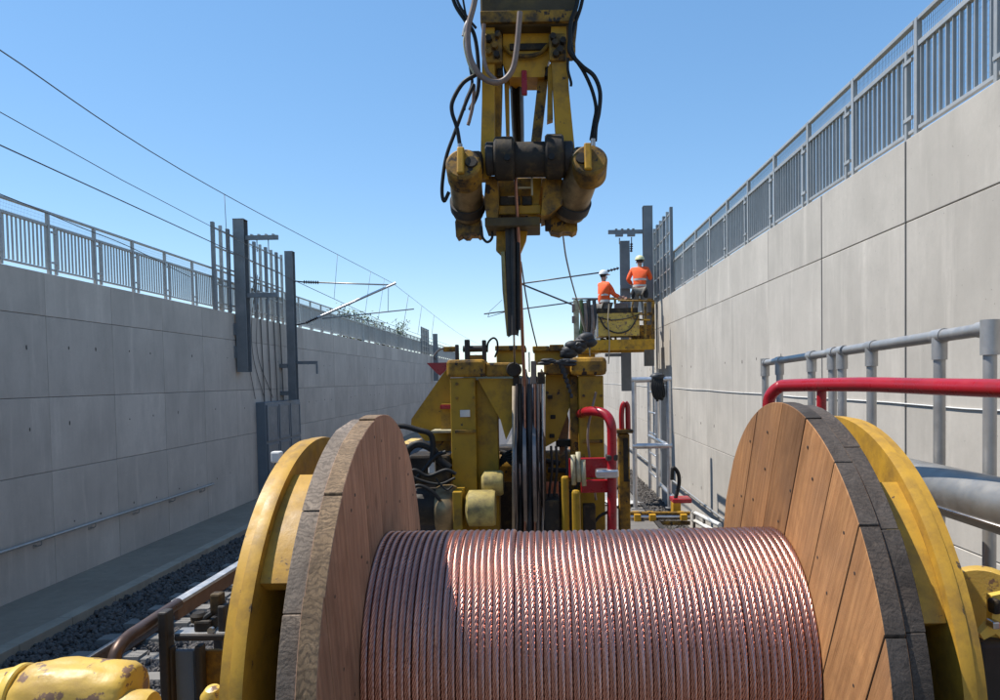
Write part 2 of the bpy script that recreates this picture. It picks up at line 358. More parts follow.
# ---------------------------------------------------------------- retaining walls
def wall(name, label, X, sgn, ztop, zs, ys, mat, thick=.4):
    """sgn: direction from the face into the wall"""
    t = thing(name, (X+sgn*thick/2, (YB+YE)/2, 0), label, 'wall')
    one('core', 'joint', t, 'box', (X+sgn*(.035+thick/2), (YB+YE)/2, ztop/2-.01), (thick-.07, YE-YB, ztop-.02))
    cache = {}
    holes = MB()
    for ya, yb in zip(ys, ys[1:]):
        for za, zb in zip(zs, zs[1:]):
            w, h_ = yb-ya-(.007 if abs(ya-6.27) > .1 or sgn < 0 else .05), zb-za-.007
            c = Vector((X+sgn*thick/2+random.uniform(-.0015, .0015), (ya+yb)/2, (za+zb)/2))
            key = (round(w, 3), round(h_, 3))
            if key in cache: dup(cache[key], t, c)
            else: cache[key] = one('panel', mat, t, 'box', c, (thick, w, h_), bev=.006)
            if yb > 1 and ya < 36 and h_ > .9:
                for dy in (.28, .72):
                    for dz in ((.16, .60) if h_ > 2 else (.62,)):
                        yy = ya+w*dy+random.uniform(-.05, .05); zz = za+h_*dz+random.uniform(-.03, .03)
                        a = random.uniform(.5, 1)
                        rr = .012*a+.006; hh = rr*random.uniform(1.1, 2.4); holes.prism([(X-sgn*.003, yy+math.cos(q*.628)*rr*random.uniform(.75, 1.1), zz+math.sin(q*.628)*hh*random.uniform(.8, 1.1)) for q in range(10)], (sgn*.006, 0, 0)) if random.random() < .75 else None
    hb = holes.build('tie_hole_plugs', 'tie_hole', t); tag(hb, kind='stuff')
    return t
yl = [11.45+1.77*k for k in range(-14, 36)]
yr = [6.27+1.88*k for k in range(-10, 37)]
wall('retaining_wall', 'shaded grey concrete panel retaining wall along the left walkway', XL, -1, ZL, [.0, 2.2, 3.35, 4.6, ZL], yl, 'concrete_left')
wall('retaining_wall', 'sunlit pale concrete panel retaining wall on the right', XR, 1, ZR, [.0, 2.19, 4.76, ZR], yr, 'concrete_right')

# ---------------------------------------------------------------- fences on the walls
def fence(label, X, z0, y0, n, bay, full_mesh, sgn):
    t = thing('railing', (X, y0+n*bay/2, z0), label, 'railing', 'railings on top of the retaining walls')
    zt, zm = z0+1.0, z0+.775
    post = None; endp = None; bar = None; tops = None; midr = None; botr = None; clip = None
    far = MB(); mesh = MB()
    for i in range(n):
        y = y0+i*bay; yc = y+bay/2
        near = i < 25
        def put(cur, name, c, size, bev=0):
            if not near:
                far.box(c, size); return cur
            if cur is None: return one(name, 'galv_fence', t, 'box', c, size, bev=bev)
            dup(cur, t, c); return cur
        post = put(post, 'post', (X, y, z0+.5), (.05, .05, 1.0), .004)
        endp = put(endp, 'end_post', (X-sgn*.012, y+.15, z0+.40), (.04, .04, .76), .004)
        tops = put(tops, 'top_rail', (X, yc, zt-.018), (.05, bay-.075, .035), .004)
        midr = put(midr, 'middle_rail', (X, yc, zm), (.045, bay-.075, .045), .004)
        botr = put(botr, 'bottom_rail', (X, yc, z0+.09), (.035, bay-.075, .03), .003)
        for dz in (.2, .68): clip = put(clip, 'clip', (X-sgn*.03, y+.1, z0+dz), (.02, .13, .03))
        for k in range(11):
            bar = put(bar, 'bar', (X+sgn*.002, y+.15+(k+.9)*(bay-.15)/11.6, z0+.435), (.028, .010, .645))
        if i < 34:
            za, zb = (zm+.02, zt-.03) if not full_mesh else (z0+.1, zt-.03)
            xx = X+sgn*.026
            st = .03 if not full_mesh else .028
            m_ = int(bay/st)
            for k in range(m_):
                yy = y+k*st; w_ = .0012 if not full_mesh else .0022
                mesh.add([(xx, yy-w_, za), (xx, yy+w_, za), (xx, yy+w_, zb), (xx, yy-w_, zb)], [(0, 1, 2, 3)])
                mesh.add([(xx-w_, yy, za), (xx+w_, yy, za), (xx+w_, yy, zb), (xx-w_, yy, zb)], [(0, 1, 2, 3)])
            nz = int((zb-za)/.05)
            for k in range(nz):
                zz = za+.025+k*.05
                mesh.add([(xx, y, zz-.0012), (xx, y+bay, zz-.0012), (xx, y+bay, zz+.0012), (xx, y, zz+.0012)], [(0, 1, 2, 3)])
    tag(far.build('far_bays', 'galv_fence', t), kind='stuff'); tag(mesh.build('wire_mesh', 'galv_fence', t), kind='stuff')
    return t
fence('grey barred railing on top of the shaded left wall', XL-.1, ZL, 11.73-1.21*3, 52, 1.21, False, -1)
fence('grey barred railing with wire mesh on top of the sunlit right wall', XR+.1, ZR, 6.27-1.25*3, 52, 1.25, True, 1)

# tall protective screens where the masts stand
def screen(label, X, z0, ys, h_, sgn):
    t = thing('protective_screen', (X, (ys[0]+ys[-1])/2, z0), label, 'screen', 'tall screens beside the masts')
    for i, y in enumerate(ys):
        one('post', 'galv' if i % 2 else 'mast_grey', t, 'box', (X, y, z0+h_/2), (.07, .06 if i % 2 else .1, h_), bev=.004)
        if i < len(ys)-1:
            for k in range(5):
                one('rung', 'galv', t, 'box', (X, (y+ys[i+1])/2, z0+.18+k*(h_-.3)/4), (.03, ys[i+1]-y-.09, .035))
    return t
screen('tall grey post screen behind the masts on the left wall', XL-.02, ZL, [17.5+.42*k for k in range(12)], 2.05, -1)
screen('tall grey post screen behind the mast on the right wall', XR+.02, ZR, [17.4+.5*k for k in range(7)], 2.0, 1)
screen('small distant post screen on the far left wall', XL-.02, ZL, [48+.5*k for k in range(7)], 1.75, -1)

# ---------------------------------------------------------------- handrails and cable on the walls
def handrail(label, X, z, y0, y1, step, sgn):
    t = thing('handrail', (X, (y0+y1)/2, z), label, 'handrail', 'handrails on the retaining walls')
    one('tube', 'galv', t, 'tube', [(X, y0, z), (X, y1-.06, z), (X+sgn*.03, y1-.015, z), (X+sgn*.075, y1, z)], .024, 12)
    b0 = None; y = y1-.5
    while y > y0:
        mb = MB(); mb.tube([(X, y, z-.02), (X, y, z-.075), (X+sgn*.04, y, z-.095), (X+sgn*.098, y, z-.095)], .010, 8)
        mb.box((X+sgn*.095, y, z-.095), (.008, .09, .06)); mb.build('bracket', 'galv', t)
        y -= step
    return t
handrail('grey tube handrail along the shaded left wall', XL+.1, 1.23, 5.5, 16.9, 1.35, -1)
handrail('grey tube handrail low on the sunlit right wall', XR-.1, 1.12, 5.0, 34, 1.5, 1)
tag(one('wall_cable', 'white_paint', None, 'tube', [(XR-.008, 3.0+k*1.2, 3.235+.006*math.sin(k*2.3)) for k in range(30)], .007, 6), 'thin pale cable clipped along the right wall', 'cable')

# ---------------------------------------------------------------- left track
def sleeper_mb(x, y):
    mb = MB()
    sec = [(-.15, 0), (.15, 0), (.11, .2), (-.11, .2)]
    for xa, xb, dz in ((-1.3, -.45, 0), (-.45, .45, -.03), (.45, 1.3, 0)):
        mb.prism([(x+xa, y+a, .155+c+(dz if c else 0)) for a, c in sec], (xb-xa, 0, 0))
    return mb
def rail_mb(x, y0, y1, z):
    pr = [(-.07, 0), (.07, 0), (.07, .012), (.012, .03), (.010, .115), (.034, .13), (.036, .158), (.028, .172), (-.028, .172), (-.036, .158), (-.034, .13), (-.010, .115), (-.012, .03), (-.07, .012)]
    return MB().prism([(x+a, y0, z+c) for a, c in pr], (0, y1-y0, 0))
def track(label, xc, ya, yb):
    t = thing('railway_track', (xc, (ya+yb)/2, 0), label, 'track', 'railway tracks')
    s0 = None; y = ya
    while y < yb:
        if s0 is None: s0 = sleeper_mb(xc, y).build('sleeper', 'concrete_sleeper', t)
        else: dup(s0, t, (xc, y, wl(s0).z))
        y += .6
    for sx in (-.755, .755):
        r = rail_mb(xc+sx, YB, YE, .357).build('rail', 'rail_steel', t)
        one('running_surface', 'rail_head', r, 'box', (xc+sx, (YB+YE)/2, .5305), (.05, YE-YB, .004))
    return t
TL = -4.27
track('rusty rails of the empty left track on concrete sleepers', TL, 5.0, 32)
track('rails under the work wagons', .25, 1.0, 40)

# ballast stones
rg = random.Random(3)
def stones(y0, y1, x0, x1, dens, rmin, rmax):
    bm = bmesh.new(); bmesh.ops.create_icosphere(bm, subdivisions=1, radius=1)
    bm.verts.index_update(); base = [q.co.copy() for q in bm.verts]; fc = [tuple(q.index for q in f.verts) for f in bm.faces]; bm.free()
    shapes = [[q*(1+rg.uniform(-.32, .22)) for q in base] for _ in range(14)]
    vv = []; ff = []
    n = int((y1-y0)*(x1-x0)*dens)
    for _ in range(n):
        x, y = rg.uniform(x0, x1), rg.uniform(y0, y1)
        on_rail = min(abs(x-(TL-.755)), abs(x-(TL+.755)))
        if on_rail < .08: continue
        ph = (y-5.0) % .6; sl = (ph < .15 or ph > .45) and abs(x-TL) < 1.32
        if sl and rg.random() < .993: continue
        z = .285 + rg.uniform(-.02, .04)
        if sl: z = .37
        if x < -5.9: z += .03
        r = rg.uniform(rmin, rmax); mt = Euler((rg.uniform(0, 6), rg.uniform(0, 6), rg.uniform(0, 6))).to_matrix()
        s_ = Vector((1, rg.uniform(.6, .9), rg.uniform(.5, .85)))*r; o = len(vv); sh = rg.choice(shapes)
        vv += [mt @ Vector((q.x*s_.x, q.y*s_.y, q.z*s_.z)) + Vector((x, y, z)) for q in sh]
        ff += [tuple(o+i for i in q) for q in fc]
    me = bpy.data.meshes.new('ballast_stones'); me.from_pydata(vv, [], ff); me.update()
    return tag(link_mesh('ballast_stones', me, 'ballast', None, (0, 0, 0)), 'dark grey crushed ballast stones around the left track', 'ballast', kind='stuff')
stones(7.2, 20, -6.24, -2.6, 620, .026, .052)
for a_, l_ in (((20, 32, -6.24, -2.6), 'dark ballast stones along the far part of the left track'), ((4, 26, -2.6, -1.3), 'dark ballast stones between the two tracks'), ((6, 26, 1.68, 3.08), 'dark ballast stones between the wagons and the right wall')):
    stones(*a_, 380, .03, .056)['label'] = l_

# ---------------------------------------------------------------- masts, cantilevers, wires
def hmast(label, base, top, w=.25):
    t = thing('catenary_mast', base, label, 'mast', 'steel catenary masts')
    MB().hbeam(base, top, w, w).build('column', 'mast_grey', t)
    one('cap_plate', 'mast_grey', t, 'box', (top[0], top[1], top[2]+.006), (w+.01, w+.01, .012))
    return t
def bracket_arm(t, z, x0, x1, y, fl=.1):
    one('arm', 'mast_grey', t, 'box', ((x0+x1)/2, y-.03, z), (abs(x1-x0), .07, .11))
    for k in range(4):
        x = x0+(x1-x0)*(.2+.22*k)
        one('bolt', 'galv', t, 'box', (x, y-.03, z+.065), (.05, .1, .04))
    for k in (.35, .7):
        x = x0+(x1-x0)*k
        one('hanger', 'galv', t, 'tube', [(x, y-.03, z-.05), (x, y-.03, z-.35)], .012, 6)
a = PX(240, 220, XL+.17); b_ = PX(243, 372, XL+.17)
m1 = hmast('near grey steel mast bolted to the left wall with two short arms', (a.x, a.y, b_.z), (a.x, a.y, a.z), .27)
bracket_arm(m1, PX(262, 240, -7.0).z, a.x+.13, a.x+.95, a.y)
bracket_arm(m1, PX(265, 297, -7.0).z, a.x+.13, a.x+.9, a.y)
for zz in (a.z-1.1, b_.z+.5): one('wall_plate', 'mast_grey', m1, 'box', (XL+.018, a.y, zz if zz < ZL else ZL-.4), (.035, .42, .3))
for k in range(3):   # loose cables hanging from the arms down the wall
    y = a.y+.5+.35*k
    one('hanging_cable', 'wire', m1, 'tube', cr([(XL+.5-.1*k, y-.4, 6.3), (XL+.06, y, 5.2), (XL+.03, y+.1, 4.2), (XL+.03, y+.5+.3*k, 3.1)]), .009, 6)
a2 = PX(289.5, 252, XL+.35); b2 = PX(292, 400, XL+.35)
m2 = hmast('second grey steel mast on the left wall carrying a silver cantilever', (a2.x, a2.y, b2.z), (a2.x, a2.y, a2.z), .23)
for zz in (b2.z+.2, b2.z+1.0): one('wall_plate', 'mast_grey', m2, 'box', (XL+.12, a2.y, zz), (.22, .3, .12))
e = PX(309, 363, XL+.7); one('lamp_bracket', 'mast_grey', m2, 'box', (a2.x+.42, a2.y, e.z), (.62, .07, .09)); one('bracket_tip', 'mast_grey', m2, 'box', (a2.x+.71, a2.y, e.z-.19), (.05, .06, .28))
YC = a2.y
def insul(mb, p, q, n=7, r=.055):
    p = Vector(p); q = Vector(q); d = q-p
    mb.tube([p, q], .022, 8)
    for k in range(n): c = p+d*((k+.5)/n); mb.lathe(c, d, [(-.018, .025), (0, r), (.006, r), (.018, .025)], 12)
tip = PY(393, 285, YC)
q0 = PY(294, 281, YC); q1 = PY(303, 282, YC); q2 = PY(319, 282.5, YC)
one('top_tie', 'galv', m2, 'tube', [q2, tip], .022, 8); mb = MB(); insul(mb, q1, q2); mb.tube([q0, q1], .02, 8); mb.build('tie_insulator', 'insulator', m2)
q0 = PY(296, 325, YC); q1 = PY(306, 323, YC); q2 = PY(318, 317.5, YC)
one('strut', 'aluminium', m2, 'tube', [q2, PY(396, 283, YC)], .034, 10); mb = MB(); insul(mb, q1, q2); mb.tube([q0, q1], .02, 8); mb.build('strut_insulator', 'insulator', m2)
one('registration_tube', 'galv', m2, 'tube', [PY(322, 318.5, YC), PY(414, 309, YC)], .018, 8)
one('steady_arm', 'galv', m2, 'tube', [PY(350, 313, YC), PY(352, 318, YC), PY(385, 323, YC)], .012, 6)
one('stay_wire', 'wire', m2, 'tube', [PY(388.5, 288, YC), PY(388, 311, YC)], .008, 6)

mw = [PX(0, 50, -4.35) + Vector((0, 0, 0))]
P0 = PX(-60, 11, -4.35); P1 = PX(213, 188, -4.35); P2 = tip + Vector((0, 0, .05))
P3 = Vector((-4.6, 62, 6.3)); P2b = Vector((-4.5, 42, 6.12))
ol = thing('overhead_line', (-4.4, 20, 5.4), 'sagging overhead catenary wires above the left track', 'wire')
mess = cr([P0, PX(0, 50, -4.35), P1, P2], 8); one('messenger_wire', 'wire', ol, 'tube', mess + cr([P2, P2b, P3], 6)[1:], .0055, 6)
K0 = PX(-60, 117, -4.35); K1 = PX(220, 246, -4.35); K2 = PY(386, 323, YC); K3 = Vector((-4.6, 62, 5.35))
con = cr([K0, PX(0, 145, -4.35), K1, K2], 8); one('contact_wire', 'wire', ol, 'tube', con + [K3], .0058, 6)
def at_y(pl, y):
    for p, q in zip(pl, pl[1:]):
        if p.y <= y <= q.y: return p.lerp(q, (y-p.y)/(q.y-p.y))
    return pl[-1]
for y in (10.4, 16.0, 19.0, 20.6): one('dropper', 'wire', ol, 'tube', [at_y(mess, y), at_y(con, y+.05)], .0045, 5)
for y in (24.5, 27.5, 31): one('dropper', 'wire', ol, 'tube', [at_y(cr([P2, P2b, P3], 6), y), K2.lerp(K3, (y-K2.y)/(K3.y-K2.y))], .007, 5)
tag(one('feeder_wire', 'wire', None, 'tube', [PX(-60, 82, -5.6), PX(0, 112, -5.6), PX(122, 180, -5.6), PX(218, 230, -5.6), Vector((XL+.05, 20.2, 7.1))], .005, 6), 'single thin wire between the two overhead wires, ending at the tall left screen', 'wire')
tag(one('fence_wire', 'wire', None, 'tube', cr([PX(-20, 186, XL+.1), PX(30, 206, XL+.1), PX(85, 229, XL+.1), PX(130, 247, XL+.1), PX(190, 277, XL+.1)]), .007, 6), 'thin black wire sloping across the left railing', 'wire')
fm = hmast('small far mast at the end of the left wall', (XL+.3, 52, 3.5), (XL+.3, 52, PY(437, 334, 52).z), .3)

# right-hand masts
YM = 19.6
a = PY(648, 207, YM); b_ = PY(651, 366, YM)
m3_ = hmast('tall grey steel mast at the right wall behind the workers', (a.x-.02, YM, b_.z), (a.x-.02, YM, a.z), .24)
z = PY(630, 232, YM).z
one('arm', 'mast_grey', m3_, 'box', ((PY(608, 232, YM).x+a.x-.13)/2, YM-.03, z), (a.x-.13-PY(608, 232, YM).x, .07, .10))
for x in (616, 622, 628, 633): one('bolt', 'mast_grey', m3_, 'box', (PY(x, 230, YM).x, YM-.03, z+.06), (.06, .1, .04))
for x in (619, 631): one('clamp', 'mast_grey', m3_, 'box', (PY(x, 236, YM).x, YM-.03, z-.085), (.2, .11, .06))
one('hanger', 'galv', m3_, 'tube', [PY(619.5, 238, YM), PY(619.5, 244, YM)], .018, 6)
mb = MB(); mb.tube([PY(631.5, 237, YM), PY(631.5, 243, YM)], .015, 6); insul(mb, PY(631.5, 243, YM), PY(631.2, 252, YM), 4, .045); mb.build('hanging_insulator', 'insulator', m3_)
YM2 = 20.4
a = PY(624.5, 242, YM2); b_ = PY(627, 391, YM2)
m4 = hmast('dark grey mast between the two workers with cantilever rods to the left', (a.x, YM2, b_.z), (a.x, YM2, a.z), .25)
mb = MB(); insul(mb, PY(619, 268, YM2), PY(604, 272, YM2), 5, .05); mb.build('tie_insulator', 'insulator', m4)
one('top_tie', 'wire', m4, 'tube', [PY(604, 272, YM2), PY(519, 284, YM2)], .02, 8)
one('strut', 'wire', m4, 'tube', [PY(519, 283, YM2), PY(572, 304.5, YM2), PY(619, 320, YM2)], .024, 8)
one('registration_tube', 'wire', m4, 'tube', [PY(484, 314, YM2), PY(575, 302, YM2), PY(619, 297, YM2)], .017, 8)
one('steady_arm', 'wire', m4, 'tube', [PY(489, 313, YM2), PY(488, 317, YM2), PY(510, 310.5, YM2)], .013, 6)
one('stay_wire', 'wire', m4, 'tube', [PY(489, 312, YM2), PY(502, 300, YM2)], .006, 5)
one('cross_arm', 'mast_grey', m4, 'box', (PY(635, 287.5, YM2).x, YM2-.2, PY(635, 287.5, YM2).z), (.85, .08, .1))
one('bracket_arm', 'mast_grey', m4, 'box', (PY(614, 355, YM2).x, YM2-.02, PY(614, 355, YM2).z), (.5, .07, .09))
for k, x in enumerate((632, 638, 643)):
    c = PY(x, 243, 27+k*2)

# cabinet on the left wall
cb = thing('electrical_cabinet', (XL+.13, 21, WALK), 'blue grey steel cabinet with framed doors standing against the left wall', 'cabinet')
ztop = PX(270, 402, XL+.26).z
ya, yb = 19.75, 22.6
one('carcass', 'cabinet_grey', cb, 'box', (XL+.125, (ya+yb)/2, (WALK+ztop)/2), (.25, yb-ya, ztop-WALK), bev=.01)
for k in range(3):
    y0_ = ya+.06+k*(yb-ya-.06)/3; y1_ = y0_+(yb-ya-.06)/3-.06; yc = (y0_+y1_)/2; w = y1_-y0_
    for za, zb in ((WALK+.08, ztop-1.12), (ztop-1.06, ztop-.08)):
        d = one('door', 'mast_grey', cb, 'box', (XL+.262, yc, (za+zb)/2), (.016, w, zb-za), bev=.004)
        for yy in (y0_+.04, y1_-.04): one('door_frame', 'cabinet_grey', d, 'box', (XL+.278, yy, (za+zb)/2), (.014, .06, zb-za-.01))
        for zz in (za+.035, zb-.035): one('door_frame', 'cabinet_grey', d, 'box', (XL+.278, yc, zz), (.013, w-.15, .06))
for k in range(4): one('conduit', 'wire', cb, 'tube', [(XL+.05, ya+.5+k*.5, ztop), (XL+.05, ya+.5+k*.5, ztop+.3), (XL+.03, ya+.45+k*.5, ZL)], .016, 6)

# shrubs on the ground above the far left wall
lf = None
def shrub(label, x, y, z, h_, seed):
    rg_ = random.Random(seed)
    t = thing('shrub', (x, y, z), label, 'shrub', 'shrubs above the far left wall')
    tr = MB(); lv = MB()
    for k in range(7):
        an = rg_.uniform(0, 6.28); tipv = Vector((x+math.cos(an)*h_*.35, y+math.sin(an)*h_*.35, z+h_*rg_.uniform(.6, 1)))
        mid = Vector((x, y, z)).lerp(tipv, .5)+Vector((0, 0, .15)); pts = cr([(x, y, z), mid, tipv], 4)
        tr.tube(pts, [.035*(1-i/len(pts))+.006 for i in range(len(pts))], 6)
        for j in range(90):
            c = pts[rg_.randrange(2, len(pts))]+Vector((rg_.gauss(0, .2), rg_.gauss(0, .2), rg_.gauss(0, .16)))
            u = Vector((rg_.uniform(-1, 1), rg_.uniform(-1, 1), rg_.uniform(-.6, .6))).normalized(); w = u.orthogonal().normalized(); s_ = rg_.uniform(.04, .1)
            lv.add([c-u*s_, c+w*s_*.45, c+u*s_, c-w*s_*.45], [(0, 1, 2, 3)])
    tr.build('trunk', 'bark', t); tag(lv.build('crown', 'leaf', t), kind='stuff')
for i, (x, y, h_) in enumerate(((-8.5, 33, 1.75), (-8.7, 36, 1.9), (-8.4, 40.5, 2.1), (-8.8, 45, 2.0))):
    shrub(('leafy shrub nearest the masts above the left wall', 'second leafy shrub beyond the left railing', 'third leafy shrub beyond the left railing', 'farthest leafy shrub beyond the left railing')[i], x, y, 5.05, h_, 20+i)

# ================================================================ cable drum
DX, DY, DZ = .104, 1.944, CZ-.71
DW, DR, CR_ = 1.045, .617, .303
DECK = 1.5
WT = .04                                # thickness of one plank layer
def strip_in_disc(R, a, b_, n=9):
    """outline of the part of a disc between v=a and v=b, long axis u"""
    a_ = max(-R+1e-4, a); c_ = min(R-1e-4, b_)
    pts = []
    for k in range(n):
        v = a_+(c_-a_)*k/(n-1); pts.append((math.sqrt(max(R*R-v*v, 0)), v))
    for k in range(n):
        v = c_+(a_-c_)*k/(n-1); pts.append((-math.sqrt(max(R*R-v*v, 0)), v))
    out = []
    for p in pts:
        if not out or math.hypot(p[0]-out[-1][0], p[1]-out[-1][1]) > 1e-3: out.append(p)
    return out
def plank_layer(parent, x, R, tilt, cuts, mats, centre, rg, vary=0, gap=.0016):
    """planks lying in the plane X = x; grain along the object's own x axis"""
    ct, st = math.cos(tilt), math.sin(tilt)
    # local u -> (0, st, ct), local v -> (0, ct, -st), local w -> X
    rot = Matrix(((0, 0, 1), (st, ct, 0), (ct, -st, 0)))
    if rot.determinant() < 0: rot = Matrix(((0, 0, -1), (st, ct, 0), (ct, -st, 0)))
    for a, b_ in zip(cuts, cuts[1:]):
        o2 = strip_in_disc(R+rg.uniform(-vary, vary), a+gap, b_-gap)
        t = WT+rg.uniform(-.003, .001)
        mb = MB(); mb.prism([(u, v, -t/2) for u, v in o2], (0, 0, t))
        vm = sum((p[1] for p in o2))/len(o2)
        me = bpy.data.meshes.new('plank'); me.from_pydata([(p.x, p.y-vm, p.z) for p in mb.v], [], mb.f); me.update()
        bm = bmesh.new(); bm.from_mesh(me); bmesh.ops.recalc_face_normals(bm, faces=bm.faces)
        bmesh.ops.bevel(bm, geom=[e for e in bm.edges if e.calc_face_angle(0) > .8], offset=.0013, segments=1, affect='EDGES'); bm.to_mesh(me); bm.free()
        for m_ in mats: me.materials.append(MATS[m_])
        for p in me.polygons:                       # rim faces carry the weathered edge
            n_ = p.normal
            p.material_index = 0 if abs(n_.z) > .7 or (len(mats) < 2) else 1
        c = Vector((x, centre.y, centre.z)) + rot @ Vector((0, vm, 0))
        link_mesh('plank', me, None, parent, c, rot.to_euler())
def nails(parent, x, R, sgn, centre, rg):
    mb = MB()
    for r_, n in ((R*.88, 21), (R*.7, 13), (R*.58, 8)):
        for k in range(n):
            an = 2*math.pi*k/n+rg.uniform(-.17, .17); rr = r_+rg.uniform(-.05, .04)
            mb.lathe((x, centre.y+rr*math.cos(an), centre.z+rr*math.sin(an)), (sgn, 0, 0), [(0, .0042), (.0008, .004), (.001, .0002)], 8)
    return tag(mb.build('nail_heads', 'steel_dark', parent), kind='stuff')
def make_drum(centre, label, cable_label, left_mats, right_mats, seed, turns=63, fine=True):
    rg = random.Random(seed)
    t = thing('cable_drum', (centre.x, centre.y, centre.z-DR), label, 'cable drum', 'wooden cable drums')
    c2 = centre
    w1 = [-DR-.03, -.43, -.25, -.09, .10, .26, .45, DR+.03]
    w2 = [-DR-.03, -.47, -.29, -.10, .05, .21, .41, .53, DR+.03]
    xl, xr = centre.x-DW/2, centre.x+DW/2
    plank_layer(t, xr+WT/2, DR+.02, R_(-27), w1, right_mats, c2, rg, .001, .0019)
    plank_layer(t, xr+WT*1.5+.001, DR+.014, R_(27+75), w2, [right_mats[-1]], c2, rg, .001, .0006)
    plank_layer(t, xl-WT/2, DR+.004, R_(-12), w2, left_mats[0], c2, rg, .005)
    plank_layer(t, xl-WT*1.5-.001, DR-.004, R_(12+80), w1, left_mats[1], c2, rg, .004, .0008)
    nails(t, xr, DR, -1, c2, rg); nails(t, xl, DR, 1, c2, rg)
    one('barrel', 'wood_rim_brown', t, 'lathe', (xl+.003, c2.y, c2.z), (1, 0, 0), [(0, CR_-.03), (DW-.006, CR_-.03)], 48)
    # the cable: one shared mesh of a stranded turn
    cab = thing('copper_cable', (centre.x, centre.y, centre.z-CR_), cable_label, 'cable', 'copper cables wound on drums')
    a = DW/turns/2
    nphi, nth = (1280, 41) if fine else (120, 9)
    lob, tw = 8, 16
    vv = []; ff = []; RC = CR_-a
    for i in range(nphi):
        ph = 2*math.pi*i/nphi; er = Vector((0, math.cos(ph), math.sin(ph)))
        for j in range(nth):
            th = R_(-115)+R_(230)*j/(nth-1)
            rho = a*.998*(1-.42*(1-abs(math.cos(lob/2*(th+tw*ph))))) if fine else a
            vv.append(er*(RC+rho*math.cos(th)) + Vector((rho*math.sin(th), 0, 0)))
    for i in range(nphi):
        for j in range(nth-1):
            p = i*nth+j; q = ((i+1) % nphi)*nth+j; ff.append((p, p+1, q+1, q))
    me = bpy.data.meshes.new('cable_turn'); me.from_pydata(vv, [], ff); me.update(); me.polygons.foreach_set('use_smooth', [True]*len(ff))
    for k in range(turns):
        x = xl+a*(2*k+1)+rg.uniform(-.0006, .0006)
        o = link_mesh('cable_turn', me, 'copper', cab, (x, c2.y, c2.z), (rg.uniform(0, 6.28), 0, rg.uniform(-.0015, .0015)))
        u = (k+.5)/turns
        s_ = 1.0+rg.uniform(-.002, .002)
        if u < .335: s_ += .019                       # the next layer has been started on the left
        elif abs(u-.735) < .012: s_ -= .012
        elif u > .75: s_ += .004
        o.scale = (1, s_, s_)
    return t, cab, me
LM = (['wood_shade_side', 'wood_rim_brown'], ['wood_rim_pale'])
DC = Vector((DX, DY, DZ))
make_drum(DC, 'large wooden cable drum with planked flanges in the foreground', 'pinkish stranded copper cable wound on the foreground drum', LM, ['wood_face', 'wood_rim_black'], 5)
DC2 = Vector((-.22, 7.6, PY(520, 424, 7.6).z-DR))
make_drum(DC2, 'second wooden cable drum behind the yellow winch frame', 'copper cable wound on the drum behind the winch frame', LM, ['wood_face', 'wood_rim_brown'], 9, fine=False)

# yellow drum stand: clamping discs with rim segments, shaft, pedestals
st_ = thing('drum_stand', (DX, DY, DECK), 'yellow steel clamping discs and pedestals holding the foreground drum', 'drum stand')
for s_ in (-1, 1):
    xi = DX+s_*(DW/2+2*WT+.004)          # outer face of the wood
    xo = DX+s_*(DW/2+2*WT+(.072 if s_ > 0 else .08))          # disc
    d = MB(); R1 = .597 if s_ > 0 else .565
    d.lathe((xo, DY, DZ), (s_, 0, 0), [(0, .06), (0, R1), (.012, R1+.002), (.026, R1), (.026, .06)], 96)
    disc = d.build('clamping_disc', 'yellow_disc', st_)
    lp = MB(); lp.lathe((xo+s_*.026, DY, DZ), (s_, 0, 0), [(0, R1-.002), (.02, R1-.004), (.02, R1-.035), (0, R1-.036)], 96); lp.build('disc_lip', 'yellow_disc', disc)
    for k in range(4):
        ca = R_((39 if s_ > 0 else 50)+90*k); h_ = R_(16)
        seg = MB(); n = 28
        for (ra, rb) in ((.50, R1-.022),):
            out = [(math.cos(ca-h_+2*h_*i/n)*rb, math.sin(ca-h_+2*h_*i/n)*rb) for i in range(n+1)] + [(math.cos(ca+h_-2*h_*i/n)*ra, math.sin(ca+h_-2*h_*i/n)*ra) for i in range(n+1)]
            seg.prism([(xi, DY-p, DZ+q) for p, q in out], (xo-xi-s_*.0005, 0, 0))
        seg.build('rim_segment', 'yellow_disc', st_)
    for k in range(4):
        ca = R_((39 if s_ > 0 else 50)+90*k)
        one('rib', 'yellow_disc', st_, 'box', ((xi+xo)/2, DY-math.cos(ca)*.28, DZ+math.sin(ca)*.28), (abs(xo-xi)-.004, .42, .02), rot=(ca if False else -ca, 0, 0))
    one('hub', 'yellow_disc', st_, 'lathe', (xi, DY, DZ), (s_, 0, 0), [(0, .0001), (0, .12), (.2, .12), (.2, .0001)], 32)
    px_ = xo+s_*.07
    one('pedestal', 'yellow', st_, 'prism', [(px_, DY-.42, DECK), (px_, DY+.42, DECK), (px_, DY+.11, DZ-.08), (px_, DY-.11, DZ-.08)], (s_*.09, 0, 0))
    one('bearing', 'steel_dark', st_, 'box', (px_+s_*.045, DY, DZ), (.12, .2, .17), bev=.02)
one('shaft', 'steel_dark', st_, 'tube', [(DX-.86, DY, DZ), (DX+.88, DY, DZ)], .045, 20)

